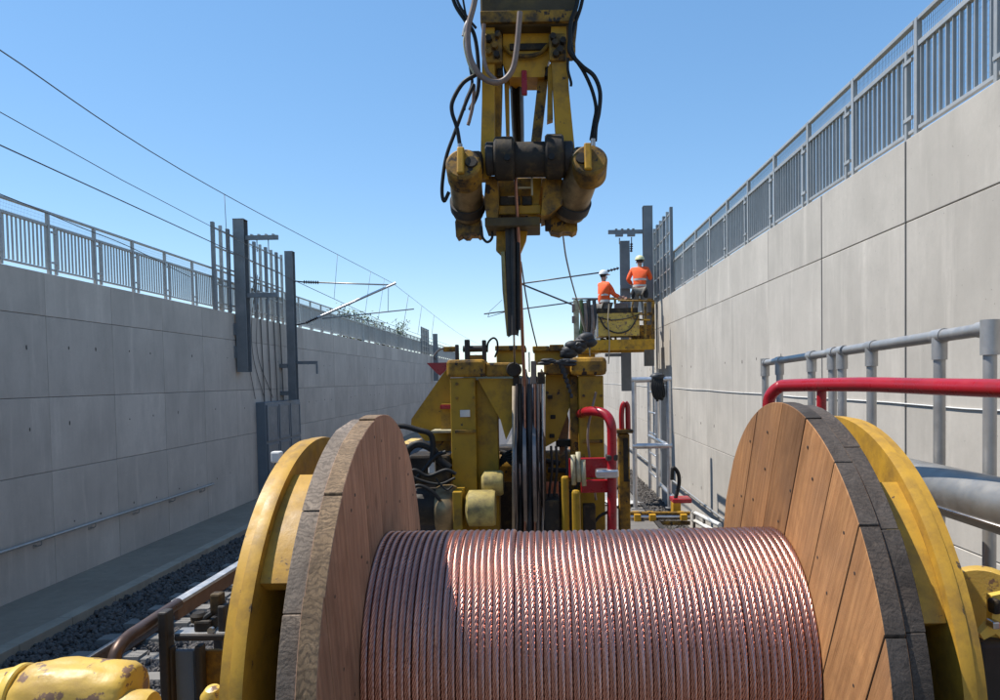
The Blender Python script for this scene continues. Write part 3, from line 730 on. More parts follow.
# ================================================================ work wagon that carries everything in the foreground
WX0, WX1, WY0, WY1 = -1.25, 1.62, -6.4, 15.6
wg = thing('flat_wagon', ((WX0+WX1)/2, (WY0+WY1)/2, .37), 'flat work wagon deck carrying the drums and winch', 'wagon')
pl0 = None; n = 74; st = (WY1-WY0)/n
for k in range(n):
    c = ((WX0+WX1)/2, WY0+st*(k+.5), DECK-.03)
    if pl0 is None: pl0 = one('deck_board', 'deck_plank', wg, 'box', c, (WX1-WX0-.16, st-.008, .06), bev=.004)
    else: dup(pl0, wg, c)
for x in (WX0+.035, WX1-.035): one('side_beam', 'steel_dark', wg, 'box', (x, (WY0+WY1)/2, DECK-.14), (.07, WY1-WY0, .3), bev=.006)
for x in (-.5, .9): one('sill', 'steel_dark', wg, 'box', (x, (WY0+WY1)/2, DECK-.25), (.12, WY1-WY0-.4, .34))
for y in (1.2, 3.0, 11.0, 12.8):
    one('axle', 'steel_dark', wg, 'tube', [(-.5, y, .83), (1.0, y, .83)], .07, 12)
    for x in (-.505, 1.005):
        s_ = -1 if x < 0 else 1
        one('wheel', 'steel_dark', wg, 'lathe', (x-s_*.06, y, .83), (s_, 0, 0), [(0, .08), (0, .49), (.03, .48), (.035, .455), (.13, .45), (.13, .38), (.09, .35), (.09, .08)], 40)

# ================================================================ yellow winch frame ahead of the drum
YW = 5.0
wf = thing('cable_winch', (-.1, 5.5, DECK), 'yellow steel cable tensioning winch with tall grooved wheel', 'winch')
zd = DECK
def plate(name, mat, pts, Y, depth, parent=wf, bev=0):
    return MB().pxprism(pts, Y, depth).build(name, mat, parent)
def pbox(name, mat, x0, y0, x1, y1, Y, depth, parent=wf, bev=.006):
    return MB().pxbox(x0, y0, x1, y1, Y, depth, bev).build(name, mat, parent)
def ground_y(x, Y):           # pixel row of the deck at that distance
    lo, hi = 300, 1400
    for _ in range(30):
        m_ = (lo+hi)/2
        if PY(x, m_, Y).z > zd: lo = m_
        else: hi = m_
    return lo
# left column: two plates, gusset, head beam
pbox('column', 'yellow_winch', 453, 377, 478, ground_y(465, YW), YW, .14)
pbox('column', 'yellow_winch', 478.5, 379, 500, ground_y(490, YW+.1), YW+.1, .12)
plate('gusset', 'yellow_winch', [(477.5, 378.5), (513, 378.5), (513, 425), (506, 440), (500.5, 420), (480, 383)], YW+.05, .02)
pbox('head_beam', 'yellow_dirty', 446.5, 359.5, 485, 377, YW-.03, .3, bev=.02)
pbox('head_beam', 'yellow_dirty', 485, 362.5, 512, 376.5, YW, .22, bev=.015)
a = PY(513.5, 369.5, YW-.02)
one('pin', 'grease', wf, 'lathe', (a.x, YW-.035, a.z), (0, 1, 0), [(0, .0001), (0, .043), (.012, .049), (.28, .049), (.28, .0001)], 28)
plate('wing_plate', 'yellow_winch', [(450, 369), (446, 369.5), (411.5, 419), (411, 425), (425, 441), (452.5, 441)], YW+.3, .025)
plate('wing_plate', 'yellow_winch', [(441, 404), (452.5, 404), (452.5, 432), (441, 432)], YW+.22, .06)
pbox('shelf', 'cream_worn', 431, 430.5, 453, 433, YW+.1, .35, bev=.002)
plate('warning_flag', 'red', [(426.5, 363), (447, 362.5), (446, 370), (440, 375.5), (436.5, 373)], YW+.05, .03)
pbox('red_bar', 'red', 440, 405, 452.5, 409, YW+.18, .03, bev=.002)
pbox('lower_box', 'yellow_dirty', 436, 434, 453, ground_y(445, YW+.35), YW+.35, .3)
# small fittings on the head beam
pbox('bracket', 'steel_dark', 464.5, 339.5, 469.5, 361, YW+.06, .05); pbox('bracket', 'steel_dark', 482, 340, 486, 361, YW+.06, .05)
pbox('bracket', 'yellow_dirty', 469, 355, 483, 361.5, YW+.07, .08)
one('spindle', 'steel_dark', wf, 'tube', [PY(463, 349, YW+.085), PY(488, 348.5, YW+.085)], .022, 14)
pbox('valve_block', 'yellow_dirty', 443, 346.5, 458, 351.5, YW+.06, .06); pbox('valve_stem', 'steel_dark', 455, 344.5, 458.5, 360, YW+.05, .04)
one('hose', 'wire', wf, 'tube', cr([PY(446, 348, YW+.07), PY(439, 350, YW+.05), PY(434, 356, YW+.03), PY(436, 360, YW+.03)]), .007, 6)
one('hose_loop', 'black_rubber', wf, 'tube', cr([PY(487, 352, YW+.08), PY(488, 343, YW+.06), PY(493, 338, YW+.05), PY(497, 341, YW+.05), PY(497.5, 350, YW+.06), PY(495, 357, YW+.08)]), .007, 8)
# boxes behind the head
pbox('rear_box', 'yellow_winch', 496.5, 349.5, 523, 364, YW+.55, .4); pbox('box_lid', 'yellow_dirty', 495, 345.5, 525.5, 350.5, YW+.5, .48)
pbox('rear_box', 'yellow_winch', 534.5, 349.5, 563.5, 364, YW+.55, .4); pbox('box_lid', 'yellow_dirty', 532.5, 346, 549, 351, YW+.5, .48); pbox('box_lid', 'yellow_dirty', 549.5, 344.5, 564, 351, YW+.5, .48)
# right column, head block, plates
pbox('head_beam', 'yellow_dirty', 570.5, 357, 607, 375.5, YW, .34, bev=.03)
pbox('column', 'yellow_winch', 580.5, 375, 605.5, ground_y(592, YW+.05), YW+.05, .14)
pbox('column', 'yellow_dirty', 572, 375, 580, ground_y(576, YW+.14), YW+.14, .12)
pbox('head_beam', 'yellow_dirty', 544, 362, 571, 374.5, YW+.06, .2, bev=.015)
plate('side_plate', 'yellow_winch', [(545.5, 374), (573, 374), (573, 398), (565, 421), (558, 440), (545.5, 447)], YW+.2, .03)
for x, y in ((550, 397), (553, 417), (552, 436)): pbox('bolt', 'grease', x-2.5, y-2, x+2.5, y+2, YW+.185, .02, bev=.003)
# grooved wheel, its axle across the wagon
WR = .74; a = PY(528.5, 369, 5.5); wz = a.z-WR; wyc = 5.62
xa, xb = PY(513, 440, YW).x, PY(545.5, 440, YW).x
wheel = MB(); nG = 3; gw = (xb-xa-.02)/nG
prof = [(0, .25), (0, WR-.03), (.012, WR-.03)]
for k in range(nG):
    o = .012+k*gw*.98
    prof += [(o+gw*.10, WR), (o+gw*.18, WR), (o+gw*.3, WR-.05), (o+gw*.45, WR-.062), (o+gw*.55, WR-.062), (o+gw*.7, WR-.05), (o+gw*.82, WR), (o+gw*.92, WR)]
prof += [(xb-xa, WR-.03), (xb-xa, .25)]
wheel.lathe((xa, wyc, wz), (1, 0, 0), prof, 96); wheel.build('grooved_wheel', 'wheel_steel', wf)
one('wheel_hub', 'yellow_dirty', wf, 'tube', [(xa-.22, wyc, wz), (xb+.22, wyc, wz)], .12, 24)
one('wheel_guard', 'rope_fibre', wf, 'tube', [PY(513.8, 386, YW-.05), PY(513.4, 545, YW-.05)], .011, 8)
for x, r_, mt in ((516.5, .008, 'wheel_steel'), (520, .014, 'black_rubber'), (524.5, .010, 'copper_old'), (529.5, .018, 'black_tarp'), (534.5, .009, 'copper_old'), (538, .013, 'wheel_steel'), (543, .014, 'steel_bright')):
    one('vertical_rope', mt, wf, 'tube', [PY(x, 384, YW-.02), PY(x+.8, 470, YW-.04), PY(x, 560, YW-.06)], r_, 10)
pbox('guide_cheek', 'grease', 513, 374, 519, 386, YW, .12); pbox('guide_cheek', 'grease', 537.5, 372, 545, 384, YW, .12)
pbox('guide_post', 'wheel_steel', 531, 361, 536.5, 384, YW+.02, .05, bev=.004)
pbox('guide_tongue', 'steel_bright', 528.4, 352, 530, 372, YW+.06, .03, bev=.002)
# rag on the right head
mb = MB()
for k in range(9):
    c = PY(536+random.uniform(0, 34), 362+random.uniform(-2, 4), YW-.01); mb.ico(c, .033, .12, 2, (1.5, .6, .4), seed=k)
for k in range(7):
    c = PY(562+k*1.6, 366+k*5, YW-.005); mb.ico(c, .022-.0015*k, .15, 2, (.9, .6, 1.3), seed=30+k)
tag(mb.build('oily_rag', 'black_tarp'), 'dark oily rags draped over the winch beam', 'rag')
mb = MB()
for k in range(16):
    t_ = random.random(); c = PY(567+22*t_+random.uniform(-3, 3), 352-12*t_+random.uniform(-4, 5), YW+.5); mb.ico(c, .05, .10, 2, (1.2, .8, .8), seed=60+k)
tag(mb.build('tarpaulin_bundle', 'black_tarp'), 'crumpled black tarpaulin bundle below the work platform', 'tarpaulin')
# plates, bolts and pipes that break up the columns
for x, y in ((457, 384), (474, 384), (457, 398), (474, 398), (584, 382), (602, 382), (584, 396), (602, 396), (484, 386), (496, 386)):
    a = PY(x, y, YW); one('bolt', 'yellow_dirty', wf, 'lathe', (a.x, YW+(.09 if 480 < x < 500 else (.04 if x > 500 else -.012)), a.z), (0, 1, 0), [(0, .0001), (0, .011), (.014, .011)], 6)
pbox('stiffener', 'yellow_dirty', 455, 430, 476, 433, YW-.02, .03, bev=.002); pbox('stiffener', 'yellow_dirty', 583, 440, 603, 443, YW+.03, .03, bev=.002)
pbox('name_plate', 'aluminium', 460, 410, 470, 417, YW-.006, .006, bev=.001)
for k, (x0_, x1_) in enumerate(((500, 512), (546, 560), (548, 572))):
    one('cross_pipe', 'steel_dark', wf, 'tube', [PY(x0_, 452+k*9, YW+.3), PY(x1_, 455+k*8, YW+.3)], .018, 10)
for x in (551, 556, 566): one('thin_pipe', 'steel_dark', wf, 'tube', cr([PY(x, 446, YW+.1), PY(x+1, 470, YW+.05), PY(x-2, 500, YW+.05), PY(x, 560, YW+.05)]), .009, 8)
# rollers and motors low on the left
a = PY(492, 512, YW-.35); one('roller', 'roller_paint', wf, 'lathe', (PY(464, 512, YW-.35).x, YW-.2, a.z), (1, 0, 0), [(0, .0001), (0, .085), (.02, .118), (.17, .118), (.19, .11), (.19, .0001)], 36)
a = PY(481, 485, YW-.1); one('roller', 'roller_paint', wf, 'lathe', (a.x, YW-.02, a.z), (1, 0, 0), [(0, .0001), (0, .06), (.02, .085), (.13, .085), (.145, .075), (.145, .0001)], 32)
one('roller_bracket', 'yellow_winch', wf, 'box', (PY(457, 510, YW-.3).x, YW-.15, PY(457, 512, YW-.3).z-.15), (.06, .25, .55), bev=.006)
a = PY(433, 515, YW-.3); one('motor', 'barrel', wf, 'lathe', (a.x, YW-.1, a.z), (1, 0, 0), [(0, .0001), (0, .15), (.03, .165), (.10, .165), (.13, .15), (.13, .0001)], 32)
a = PY(405, 512, YW-.3); one('motor', 'grease', wf, 'lathe', (a.x, YW-.1, a.z), (1, 0, 0), [(0, .0001), (0, .11), (.02, .125), (.19, .125), (.19, .0001)], 28)
pbox('motor_block', 'grease', 408, 455, 450, 485, YW-.05, .3, bev=.02); pbox('pipe_block', 'white_paint', 428, 461, 435, 474, YW-.08, .05, bev=.008)
pbox('side_tray', 'yellow_fresh', 398, 444, 411, 448, YW+.1, .5)
def hose(pts, r, Y, mat='black_rubber', parent=wf, name='hose', jit=0):
    return one(name, mat, parent, 'tube', cr([PY(x, y, Y+(q[0] if q else 0)) for x, y, *q in pts], 6), r if Y > 9 else r*.85, 10)
hose([(386, 428), (402, 426), (418, 430), (430, 434), (433, 445), (432, 462)], .022, YW-.15)
hose([(404, 462), (408, 450), (418, 444), (432, 449), (440, 460), (450, 468)], .03, YW-.12)
hose([(402, 480), (414, 470), (428, 476), (446, 470), (456, 474)], .014, YW-.2)
hose([(400, 470), (420, 480), (440, 484), (455, 478)], .010, YW-.22)
hose([(436, 478), (440, 484), (447, 490), (453, 486)], .008, YW-.3)
hose([(412, 484), (424, 470), (436, 456), (446, 452)], .016, YW-.16)
hose([(404, 500), (416, 486), (430, 490), (440, 500)], .014, YW-.25)
for k in range(6): hose([(496+k*2, 470-k*2), (503+k, 456+k), (512, 450+k*3)], .012, YW+.2)
hose([(560, 484), (566, 492), (574, 490), (580, 482)], .012, YW-.05); hose([(596, 392), (588, 430), (590, 460), (596, 500)], .010, YW-.03, 'brown_hose')
hose([(594, 523), (600, 516), (608, 512)], .012, YW-.1)
# lower right: red tube guard, clamps, cylinders
one('red_guard', 'red', wf, 'tube', cr([PY(580, 414, YW+.1), PY(587, 411.5, YW-.1), PY(597, 411.5, YW-.2), PY(606, 415, YW-.25), PY(611, 424, YW-.28), PY(612, 440, YW-.28), PY(612, 490, YW-.28), PY(612, 600, YW-.28), PY(612, ground_y(612, YW-.28), YW-.28)], 6), .031, 14)
pbox('red_plate', 'red', 569, 458, 612, 478, YW-.16, .04); pbox('red_plate', 'red', 581, 480, 609, 493, YW-.2, .05)
pbox('clamp', 'aluminium', 596, 470, 619, 478.5, YW-.33, .1, bev=.012); pbox('clamp', 'steel_dark', 606.5, 455, 618, 461, YW-.31, .09, bev=.008)
mb = MB()
for x, y0, y1 in ((573, 455, 485), (578, 452, 482), (583, 460, 486)): mb.tube([PY(x, y0, YW-.25), PY(x+1, y1, YW-.25)], .016, 8)
mb.build('valve_levers', 'cream_worn', wf)
pbox('cylinder_post', 'yellow_winch', 562, 476, 569.5, 560, YW-.15, .05, bev=.015); pbox('cylinder_post', 'yellow_winch', 572.5, 490, 581, 560, YW-.3, .06, bev=.02)
pbox('dark_housing', 'grease', 545, 500, 560, 560, YW-.1, .3); pbox('dark_housing', 'grease', 584, 505, 596, 560, YW-.12, .1)
pbox('tank', 'grease', 556, 440, 572, 447, YW+.25, .1)
pbox('engine_housing', 'grease', 497, 446, 546, ground_y(520, YW+1.35), YW+1.35, .3, bev=.03); pbox('engine_housing', 'grease', 560, 452, 606, ground_y(580, YW+1.3), YW+1.3, .35, bev=.03); pbox('engine_housing', 'steel_dark', 414, 452, 470, ground_y(440, YW+1.0), YW+.8, .5, bev=.03)
plate('flange_guard', 'wood_shade_side', [(561, 412), (566, 408), (569, 420), (568, 448), (560, 455), (558, 432)], YW+.4, .03)
# stub post with red shackle to the right of the frame
pbox('stub_post', 'yellow_dirty', 620, 433, 631, ground_y(626, YW+.3), YW+.3, .1); pbox('post_cap', 'yellow_dirty', 616.5, 430, 633.5, 433.5, YW+.26, .18)
pbox('slot', 'grease', 623.5, 438, 628.5, 482, YW+.292, .02, bev=.002)
sk = thing('red_shackle', PY(625, 430, YW+.33), 'small red twin-pronged shackle on the yellow stub post', 'shackle')
for x in (621.8, 628.2): one('prong', 'red', sk, 'tube', cr([PY(x, 430.4, YW+.33), PY(x-.3, 415, YW+.33), PY(x+(.8 if x < 625 else -.8), 406, YW+.33), PY(625, 402.5, YW+.33)]), .019, 10)

# ================================================================ crane arm hanging from above
YA = 4.3
ca = thing('crane_arm', PY(520, 60, YA), 'dirty yellow hydraulic crane arm with twin cylinders hanging in the sky', 'crane arm')
def cbox(*a_, **k): return pbox(*a_, parent=ca, **k)
def cpl(*a_, **k): return plate(*a_, parent=ca, **k)
cbox('boom_box', 'boom_dirt', 479.5, -190, 575, 21, YA, .5, bev=.012)
cbox('boom_lip', 'yellow_dirty', 481, 10, 574, 21.5, YA-.03, .03, bev=.004)
cpl('side_plate', 'yellow', [(482, 21), (494.5, 21), (494.5, 160), (488, 178), (480, 178), (482, 100)], YA+.02, .1)
cpl('side_plate', 'yellow_dirty', [(496, 21), (503, 21), (500, 150), (493, 152)], YA+.12, .12)
cpl('side_plate', 'yellow', [(551, 21), (566, 21), (569, 90), (577, 172), (568, 178), (556, 140), (551.5, 60)], YA+.02, .1)
cpl('side_plate', 'yellow_dirty', [(538, 80), (548, 76), (541, 140), (531, 142)], YA+.15, .1)
cpl('side_plate', 'yellow', [(548, 68), (552, 60), (553, 118), (547, 120)], YA+.08, .08)
cpl('centre_block', 'yellow', [(503, 22), (550, 22), (550, 56), (544, 77), (509, 77), (503, 64)], YA+.1, .2)
cbox('centre_bar', 'yellow_dirty', 503, 22.5, 550, 29, YA+.05, .05)
mb = MB(); mb.pxbox(510, 43, 547, 49.5, YA+.085, .02, .004); mb.build('slot', 'grease', ca)
one('cable_arc', 'yellow_dirty', ca, 'tube', cr([PY(504, 47, YA+.08), PY(512, 54, YA+.07), PY(526, 56, YA+.07), PY(540, 53, YA+.07), PY(549, 44, YA+.08)]), .012, 8)
for x, y in ((489, 40), (489, 53), (495, 47), (498, 36), (497, 56), (555, 44), (560, 51), (556, 55), (553, 38), (563, 42)):
    a = PY(x, y, YA-.0)
    one('bolt', 'grease' if (x+y) % 2 else 'yellow_dirty', ca, 'lathe', (a.x, YA-.035, a.z), (0, 1, 0), [(0, .0001), (0, .018), (.05, .02), (.1, .02)], 6)
cbox('lug', 'yellow_dirty', 566, 41, 575.5, 52, YA+.02, .08, bev=.008); cbox('lug', 'yellow_dirty', 484, 33, 502, 62, YA+.0, .05, bev=.012); cbox('lug', 'yellow_dirty', 549, 33, 566, 60, YA-.0, .04, bev=.012)
cbox('red_pin', 'red', 521.5, 70, 527, 94, YA+.08, .03, bev=.006)
cbox('stop_block', 'grease', 497, 68, 503, 76, YA+.1, .08); cbox('stop_block', 'grease', 544, 66, 550, 76, YA+.1, .08)
# big sheave seen edge on, between the plates
sh = MB(); a = PY(513, 100, YA+.35)
one('sheave', 'steel_dark', ca, 'lathe', (PY(510, 60, YA+.35).x, YA+.62, PY(512, 60, YA+.35).z), (1, 0, 0), [(0, .1), (0, .42), (.012, .44), (.035, .40), (.058, .44), (.07, .42), (.07, .1)], 56)
cpl('sheave_strap', 'yellow', [(504, 76), (509, 76), (509.5, 134), (506, 136)], YA+.2, .04)
# cross pin
a = PY(530, 159, YA-.05)
def xlathe(name, mat, x0, x1, yc, Y, rpx, bev=.008, parent=ca, seg=32):
    p, q = PY(x0, yc, Y), PY(x1, yc, Y); r = px2m(rpx, Y); w = q.x-p.x
    return one(name, mat, parent, 'lathe', (p.x, Y, p.z), (1, 0, 0), [(0, .0001), (0, r-bev), (bev, r), (w-bev, r), (w, r-bev), (w, .0001)], seg)
xlathe('cross_pin', 'grease', 512, 548, 160, YA-.02, 17, .003)
xlathe('collar', 'grease', 494.5, 514.5, 159, YA-.04, 21, .012); xlathe('collar', 'grease', 545, 563.5, 157, YA-.04, 21.5, .012)
xlathe('pin_end', 'steel_dark', 486, 495, 159, YA-.02, 16); xlathe('pin_end', 'steel_dark', 563, 573, 158, YA-.02, 16)
for x, y in ((507, 156), (551.5, 155)):
    a = PY(x, y, YA-.185); one('bore', 'black_rubber', ca, 'lathe', (a.x, YA-.168, a.z), (0, 1, 0), [(0, .0001), (0, .018), (.03, .018)], 16)
# hydraulic cylinders
def cyl(x0, y0, Y0, x1, y1, Y1, rpx):
    p, q = PY(x0, y0, Y0), PY(x1, y1, Y1); d = q-p; Lc = d.length; r = px2m(rpx, Y0)
    b = one('cylinder_barrel', 'barrel', ca, 'lathe', p, d, [(0, .0001), (0, r*.92), (.02, r), (Lc-.05, r), (Lc, r*.98)], 36)
    one('cylinder_ring', 'steel_dark', b, 'lathe', p+d.normalized()*(Lc-.10), d, [(0, r), (0, r*1.13), (.06, r*1.13), (.06, r*.9), (.05, r*.3)], 36)
    e_ = d.normalized(); one('piston_rod', 'cream_worn', b, 'tube', [q-e_*.06, q+e_*.14], r*.36, 16)
    one('end_cap', 'yellow_dirty', b, 'lathe', p-e_*.012, d, [(0, .0001), (0, r*.6), (.010, r*.8)], 28)
    return b
cyl(464, 160, YA-.1, 468.5, 213, YA+.25, 16.5); cyl(588, 158, YA-.1, 569, 212, YA+.22, 17.5)
for pts in ([(455, 222), (457, 216), (480, 216), (482, 234), (478, 235.5), (476, 233.5), (470, 233.5), (468, 236), (464, 236), (461, 234), (456, 236.5)],
            [(545, 218), (552, 213), (577, 212), (577.5, 230), (573, 232.5), (570, 231), (563, 231), (560, 233), (551, 231)]):
    cpl('cylinder_foot', 'yellow_dirty', pts, YA+.22, .16)
cbox('foot_side', 'grease', 545, 217, 551, 230, YA+.20, .05)
for x, y in ((463, 163), (590, 159)):
    a = PY(x, y, YA-.16); one('cylinder_eye', 'yellow_dirty', ca, 'lathe', a, (0, 1, -.35), [(0, .0001), (0, .085), (.012, .098), (.14, .102), (.14, .0001)], 40)
    one('eye_boss', 'grease', ca, 'lathe', a+Vector((.045 if x < 500 else -.045, -.012, .006)), (0, 1, -.35), [(0, .0001), (0, .032), (.02, .036)], 20)
    one('cylinder_strap', 'yellow', ca, 'box', a+Vector((-.012, -.008, .01)), (.04, .03, .16), rot=(R_(-14), 0, 0), bev=.008)
cbox('cylinder_lug', 'grease', 466, 150, 482, 172, YA-.1, .12, bev=.02); cbox('cylinder_lug', 'grease', 574, 146, 586, 172, YA-.08, .12, bev=.02)
one('fitting', 'galv', ca, 'tube', [PY(460, 144, YA-.1), PY(460, 150, YA-.1)], .014, 10); one('fitting', 'galv', ca, 'tube', [PY(593, 139, YA-.1), PY(593, 146, YA-.1)], .014, 10)
# lower frame: cheeks, floor, back
cpl('lower_cheek', 'yellow_dirty', [(486, 176), (497, 176), (499, 205), (497, 222), (487, 222), (484, 200)], YA+.06, .3)
cpl('lower_cheek', 'yellow_dirty', [(546, 176), (566, 180), (562, 205), (549, 214), (541, 216), (543, 190)], YA+.06, .3)
cbox('lower_back', 'yellow_dirty', 496, 178, 546, 222, YA+.3, .05)
cbox('lower_bar', 'yellow', 497, 205, 541, 214, YA+.12, .05); cbox('floor_plate', 'boom_dirt', 485, 217, 540, 226, YA+.05, .3)
cbox('cross_bar', 'cream_worn', 516, 186.5, 533, 188.3, YA+.08, .02, bev=.002); cbox('cross_bar', 'cream_worn', 531, 176, 533, 195, YA+.07, .015, bev=.002)
cpl('lower_rib', 'yellow', [(533, 178), (542, 178), (537, 216), (528, 216)], YA+.15, .03)
cbox('dark_slot', 'grease', 500, 196, 520, 205, YA+.11, .04)
cbox('dark_slot', 'grease', 522, 196, 532, 205, YA+.11, .04)
# hanging guide tongue with ropes
cpl('guide_bracket', 'yellow', [(496.5, 226), (528, 226), (526, 240), (521, 252), (508, 256), (503, 257), (496, 250)], YA+.2, .05)
cpl('guide_tongue', 'steel_dark', [(505, 226), (519.5, 226), (519.5, 325), (518, 336), (515, 334), (511, 335), (508, 337), (507, 300)], YA+.12, .05)
one('tongue_edge', 'brass', ca, 'tube', [PY(503.5, 252, YA+.14), PY(505, 290, YA+.13), PY(508, 336, YA+.13)], [.016, .016, .008], 10)
one('tongue_edge', 'steel_dark', ca, 'tube', [PY(513, 226, YA+.11), PY(514, 335, YA+.11)], .016, 10)
one('tongue_edge', 'black_rubber', ca, 'tube', [PY(518, 226, YA+.11), PY(518.5, 330, YA+.11)], .012, 10)
one('chain_loop', 'steel_dark', ca, 'tube', cr([PY(481, 226, YA+.2), PY(482, 236, YA+.2), PY(487, 242, YA+.2), PY(492, 238, YA+.2), PY(492, 228, YA+.2)]), .008, 8)
# hoses
def ch(pts, r, dY=0, mat='black_rubber'): return hose(pts, r*.72, YA+dY, mat, ca)
ch([(448, -20), (455, 4), (465, 20), (474, 34), (478, 60), (478, 90), (470, 110)], .019)
ch([(452, -20), (458, 2), (467, 17), (476, 28)], .013, -.04); ch([(460, -20), (464, 5), (467, 20), (470, 32)], .010, -.02)
ch([(477, 74), (463, 83), (453, 100), (452, 112), (457, 128), (460, 146)], .019, -.08)
ch([(474, 84), (466, 102), (455, 132), (446, 158), (442, 188), (444, 201), (449, 192)], .017, -.06)
ch([(470, 66), (472, 84), (466, 100), (464, 110)], .014, -.05)
ch([(580, -20), (577, 4), (571, 22), (570, 40), (570, 52), (582, 66), (594, 76), (600, 92), (599, 112), (596, 126), (595, 141)], .020, -.05)
ch([(586, -20), (581, 6), (575, 24), (571, 42), (574, 56), (584, 72), (592, 90), (596, 108), (594, 122), (591, 140)], .017, -.02)
ch([(568, 58), (568, 70), (571, 82), (571, 86)], .013, -.03)
ch([(478, -20), (474, 4), (468, 30), (470, 56), (479, 74), (492, 82), (504, 80), (513, 68), (517, 46), (519, 24), (520, 12)], .026, -.16, 'brown_hose')
ch([(484, 24), (483, 50), (487, 70), (496, 80)], .018, -.08, 'brown_hose')
ch([(468, 25), (464, 42), (468, 62), (474, 74)], .010, -.1, 'cream_worn')
ch([(474, 86), (473, 104), (470, 118), (468, 125)], .016, -.02, 'brown_hose')
one('grey_conduit', 'galv', ca, 'tube', cr([PY(477, -20, YA-.05), PY(474, 10, YA-.05), PY(466, 24, YA-.06), PY(463, 36, YA-.06)]), .009, 8)
# main boom back to the crane column behind the photographer
bx_ = PY(527, 0, YA).x
one('main_boom', 'boom_dirt', ca, 'prism', [(bx_-.2, YA+.45, 6.62), (bx_-.2, YA+.45, 7.02), (bx_-.2, -4.5, 8.0), (bx_-.2, -4.5, 7.5)], (.4, 0, 0))
one('crane_column', 'yellow', ca, 'box', (bx_, -4.4, (DECK+7.6)/2), (.5, .5, 7.6-DECK), bev=.02); one('column_base', 'yellow_dirty', ca, 'box', (bx_, -4.4, DECK+.2), (1.6, 1.4, .4), bev=.02)
# ropes that run from the arm
tag(one('copper_rope', 'copper_old', None, 'tube', [PY(515.5, 177, YA+.05), PY(518.5, 240, YA+.1), PY(521, 300, YA+.4), PY(524.5, 386, YW-.06)], .011, 8), 'thin copper cable running from the crane arm down to the winch', 'cable')
tag(one('steel_rope', 'steel_bright', None, 'tube', [PY(514, 334, YA+.13), PY(514.5, 364, YW-.1)], .006, 6), 'short steel rope below the hanging guide tongue', 'rope')
tag(one('hanging_rope', 'wire', None, 'tube', cr([PY(562.5, 232, YA+.3), PY(567, 262, 7), PY(574, 290, 11), PY(583, 320, 15), PY(590, 349, 17.2)], 6), [.005+.0005*k for k in range(25)], 6), 'dark rope from the crane arm to the work platform', 'rope')
tag(one('slack_wire', 'wire', None, 'tube', cr([PY(521, 262, YA+.3), PY(526, 296, 5), PY(531, 322, 5.2), PY(537, 347, YW+.5)]), .005, 6), 'thin dark wire sloping from the guide tongue to the winch', 'wire')

# ================================================================ lifting platform with two workers
YP = 17.6
pv = thing('lift_wagon', (.9, YP+1.2, .37), 'yellow rail wagon with a lift column under the work platform', 'wagon')
one('deck', 'deck_plank', pv, 'box', (.25, 22.3, 1.37), (2.7, 12.8, .12)); one('frame', 'yellow', pv, 'box', (.25, 22.3, 1.14), (2.3, 12.6, .34), bev=.02)
for y in (17.4, 19.2, 25.2, 27.0):
    for x in (-.505, 1.005):
        s_ = -1 if x < 0 else 1
        one('wheel', 'steel_dark', pv, 'lathe', (x-s_*.06, y, .83), (s_, 0, 0), [(0, .08), (0, .49), (.03, .48), (.035, .455), (.13, .45), (.13, .38), (.09, .35), (.09, .08)], 32)
fl = PY(600, 341, YP)
zf = fl.z+.02                                  # top of the platform floor
col_x = PY(586, 345, YP+1).x
one('lift_column', 'yellow', pv, 'box', (col_x, YP+1.0, (1.43+zf-.3)/2), (.42, .42, zf-.3-1.43), bev=.02)
wp = thing('work_platform', (PY(612, 341, YP).x, YP+.9, zf-.25), 'yellow railed lifting platform beside the right wall', 'platform')
x0, x1 = PY(571, 341, YP).x, PY(654.5, 341, YP).x
one('front_beam', 'yellow', wp, 'box', ((x0+x1)/2, YP, zf-.12), (x1-x0, .1, .25), bev=.01)
one('rear_beam', 'yellow', wp, 'box', ((x0+x1)/2, YP+1.8, zf-.12), (x1-x0, .1, .25), bev=.01)
one('floor', 'deck_plank', wp, 'box', ((x0+x1)/2, YP+.9, zf-.03), (x1-x0-.02, 1.68, .05))
one('underframe', 'yellow', wp, 'box', (col_x, YP+.95, zf-.175), (.6, 1.5, .22))
def post(x, Y, ytop, w=.06, mat='yellow_dirty'): 
    a = PY(x, ytop, Y); return one('post', mat, wp, 'box', (a.x, Y, (zf+a.z)/2), (w, .06, a.z-zf), bev=.006)
post(576, YP, 300, .13, 'cream_worn'); post(589, YP, 299, .07, 'steel_dark'); post(653, YP, 302, .07); post(645, YP, 303); 
for x, y in ((576, 299), (653, 300), (615, 299)): post(x, YP+1.75, y)
for y, r_ in ((298.5, .022), (312, .018)):
    one('rail', 'mast_grey', wp, 'tube', [PY(572, y, YP), PY(598, y+.3, YP)], r_, 8)
    one('rail', 'yellow_dirty', wp, 'tube', [PY(618, y+2, YP), PY(654, y+2.6, YP)], r_, 8)
    one('rail', 'yellow_dirty', wp, 'tube', [PY(573, y, YP+1.75), PY(653, y+1, YP+1.75)], r_, 8)
MB().pxbox(598, 312.5, 639.5, 336, YP-.02, .75, .015).build('tool_bin', 'yellow_fresh', wp)
MB().pxbox(597, 308, 638, 313, YP-.03, .78, .006).build('bin_rim', 'grease', wp)
MB().pxbox(596, 314, 598, 337, YP-.03, .06, 0).build('white_post', 'white_paint', wp)
MB().pxbox(644, 300, 646.6, 331, YP+.1, .06, 0).build('white_post', 'white_paint', wp)
hose([(600, 318), (606, 328), (618, 333), (630, 329), (638, 316)], .018, YP-.06, 'steel_dark', wp, 'cable_loop'); hose([(598, 317), (612, 320), (628, 318), (640, 314)], .014, YP-.05, 'steel_dark', wp, 'cable_loop')
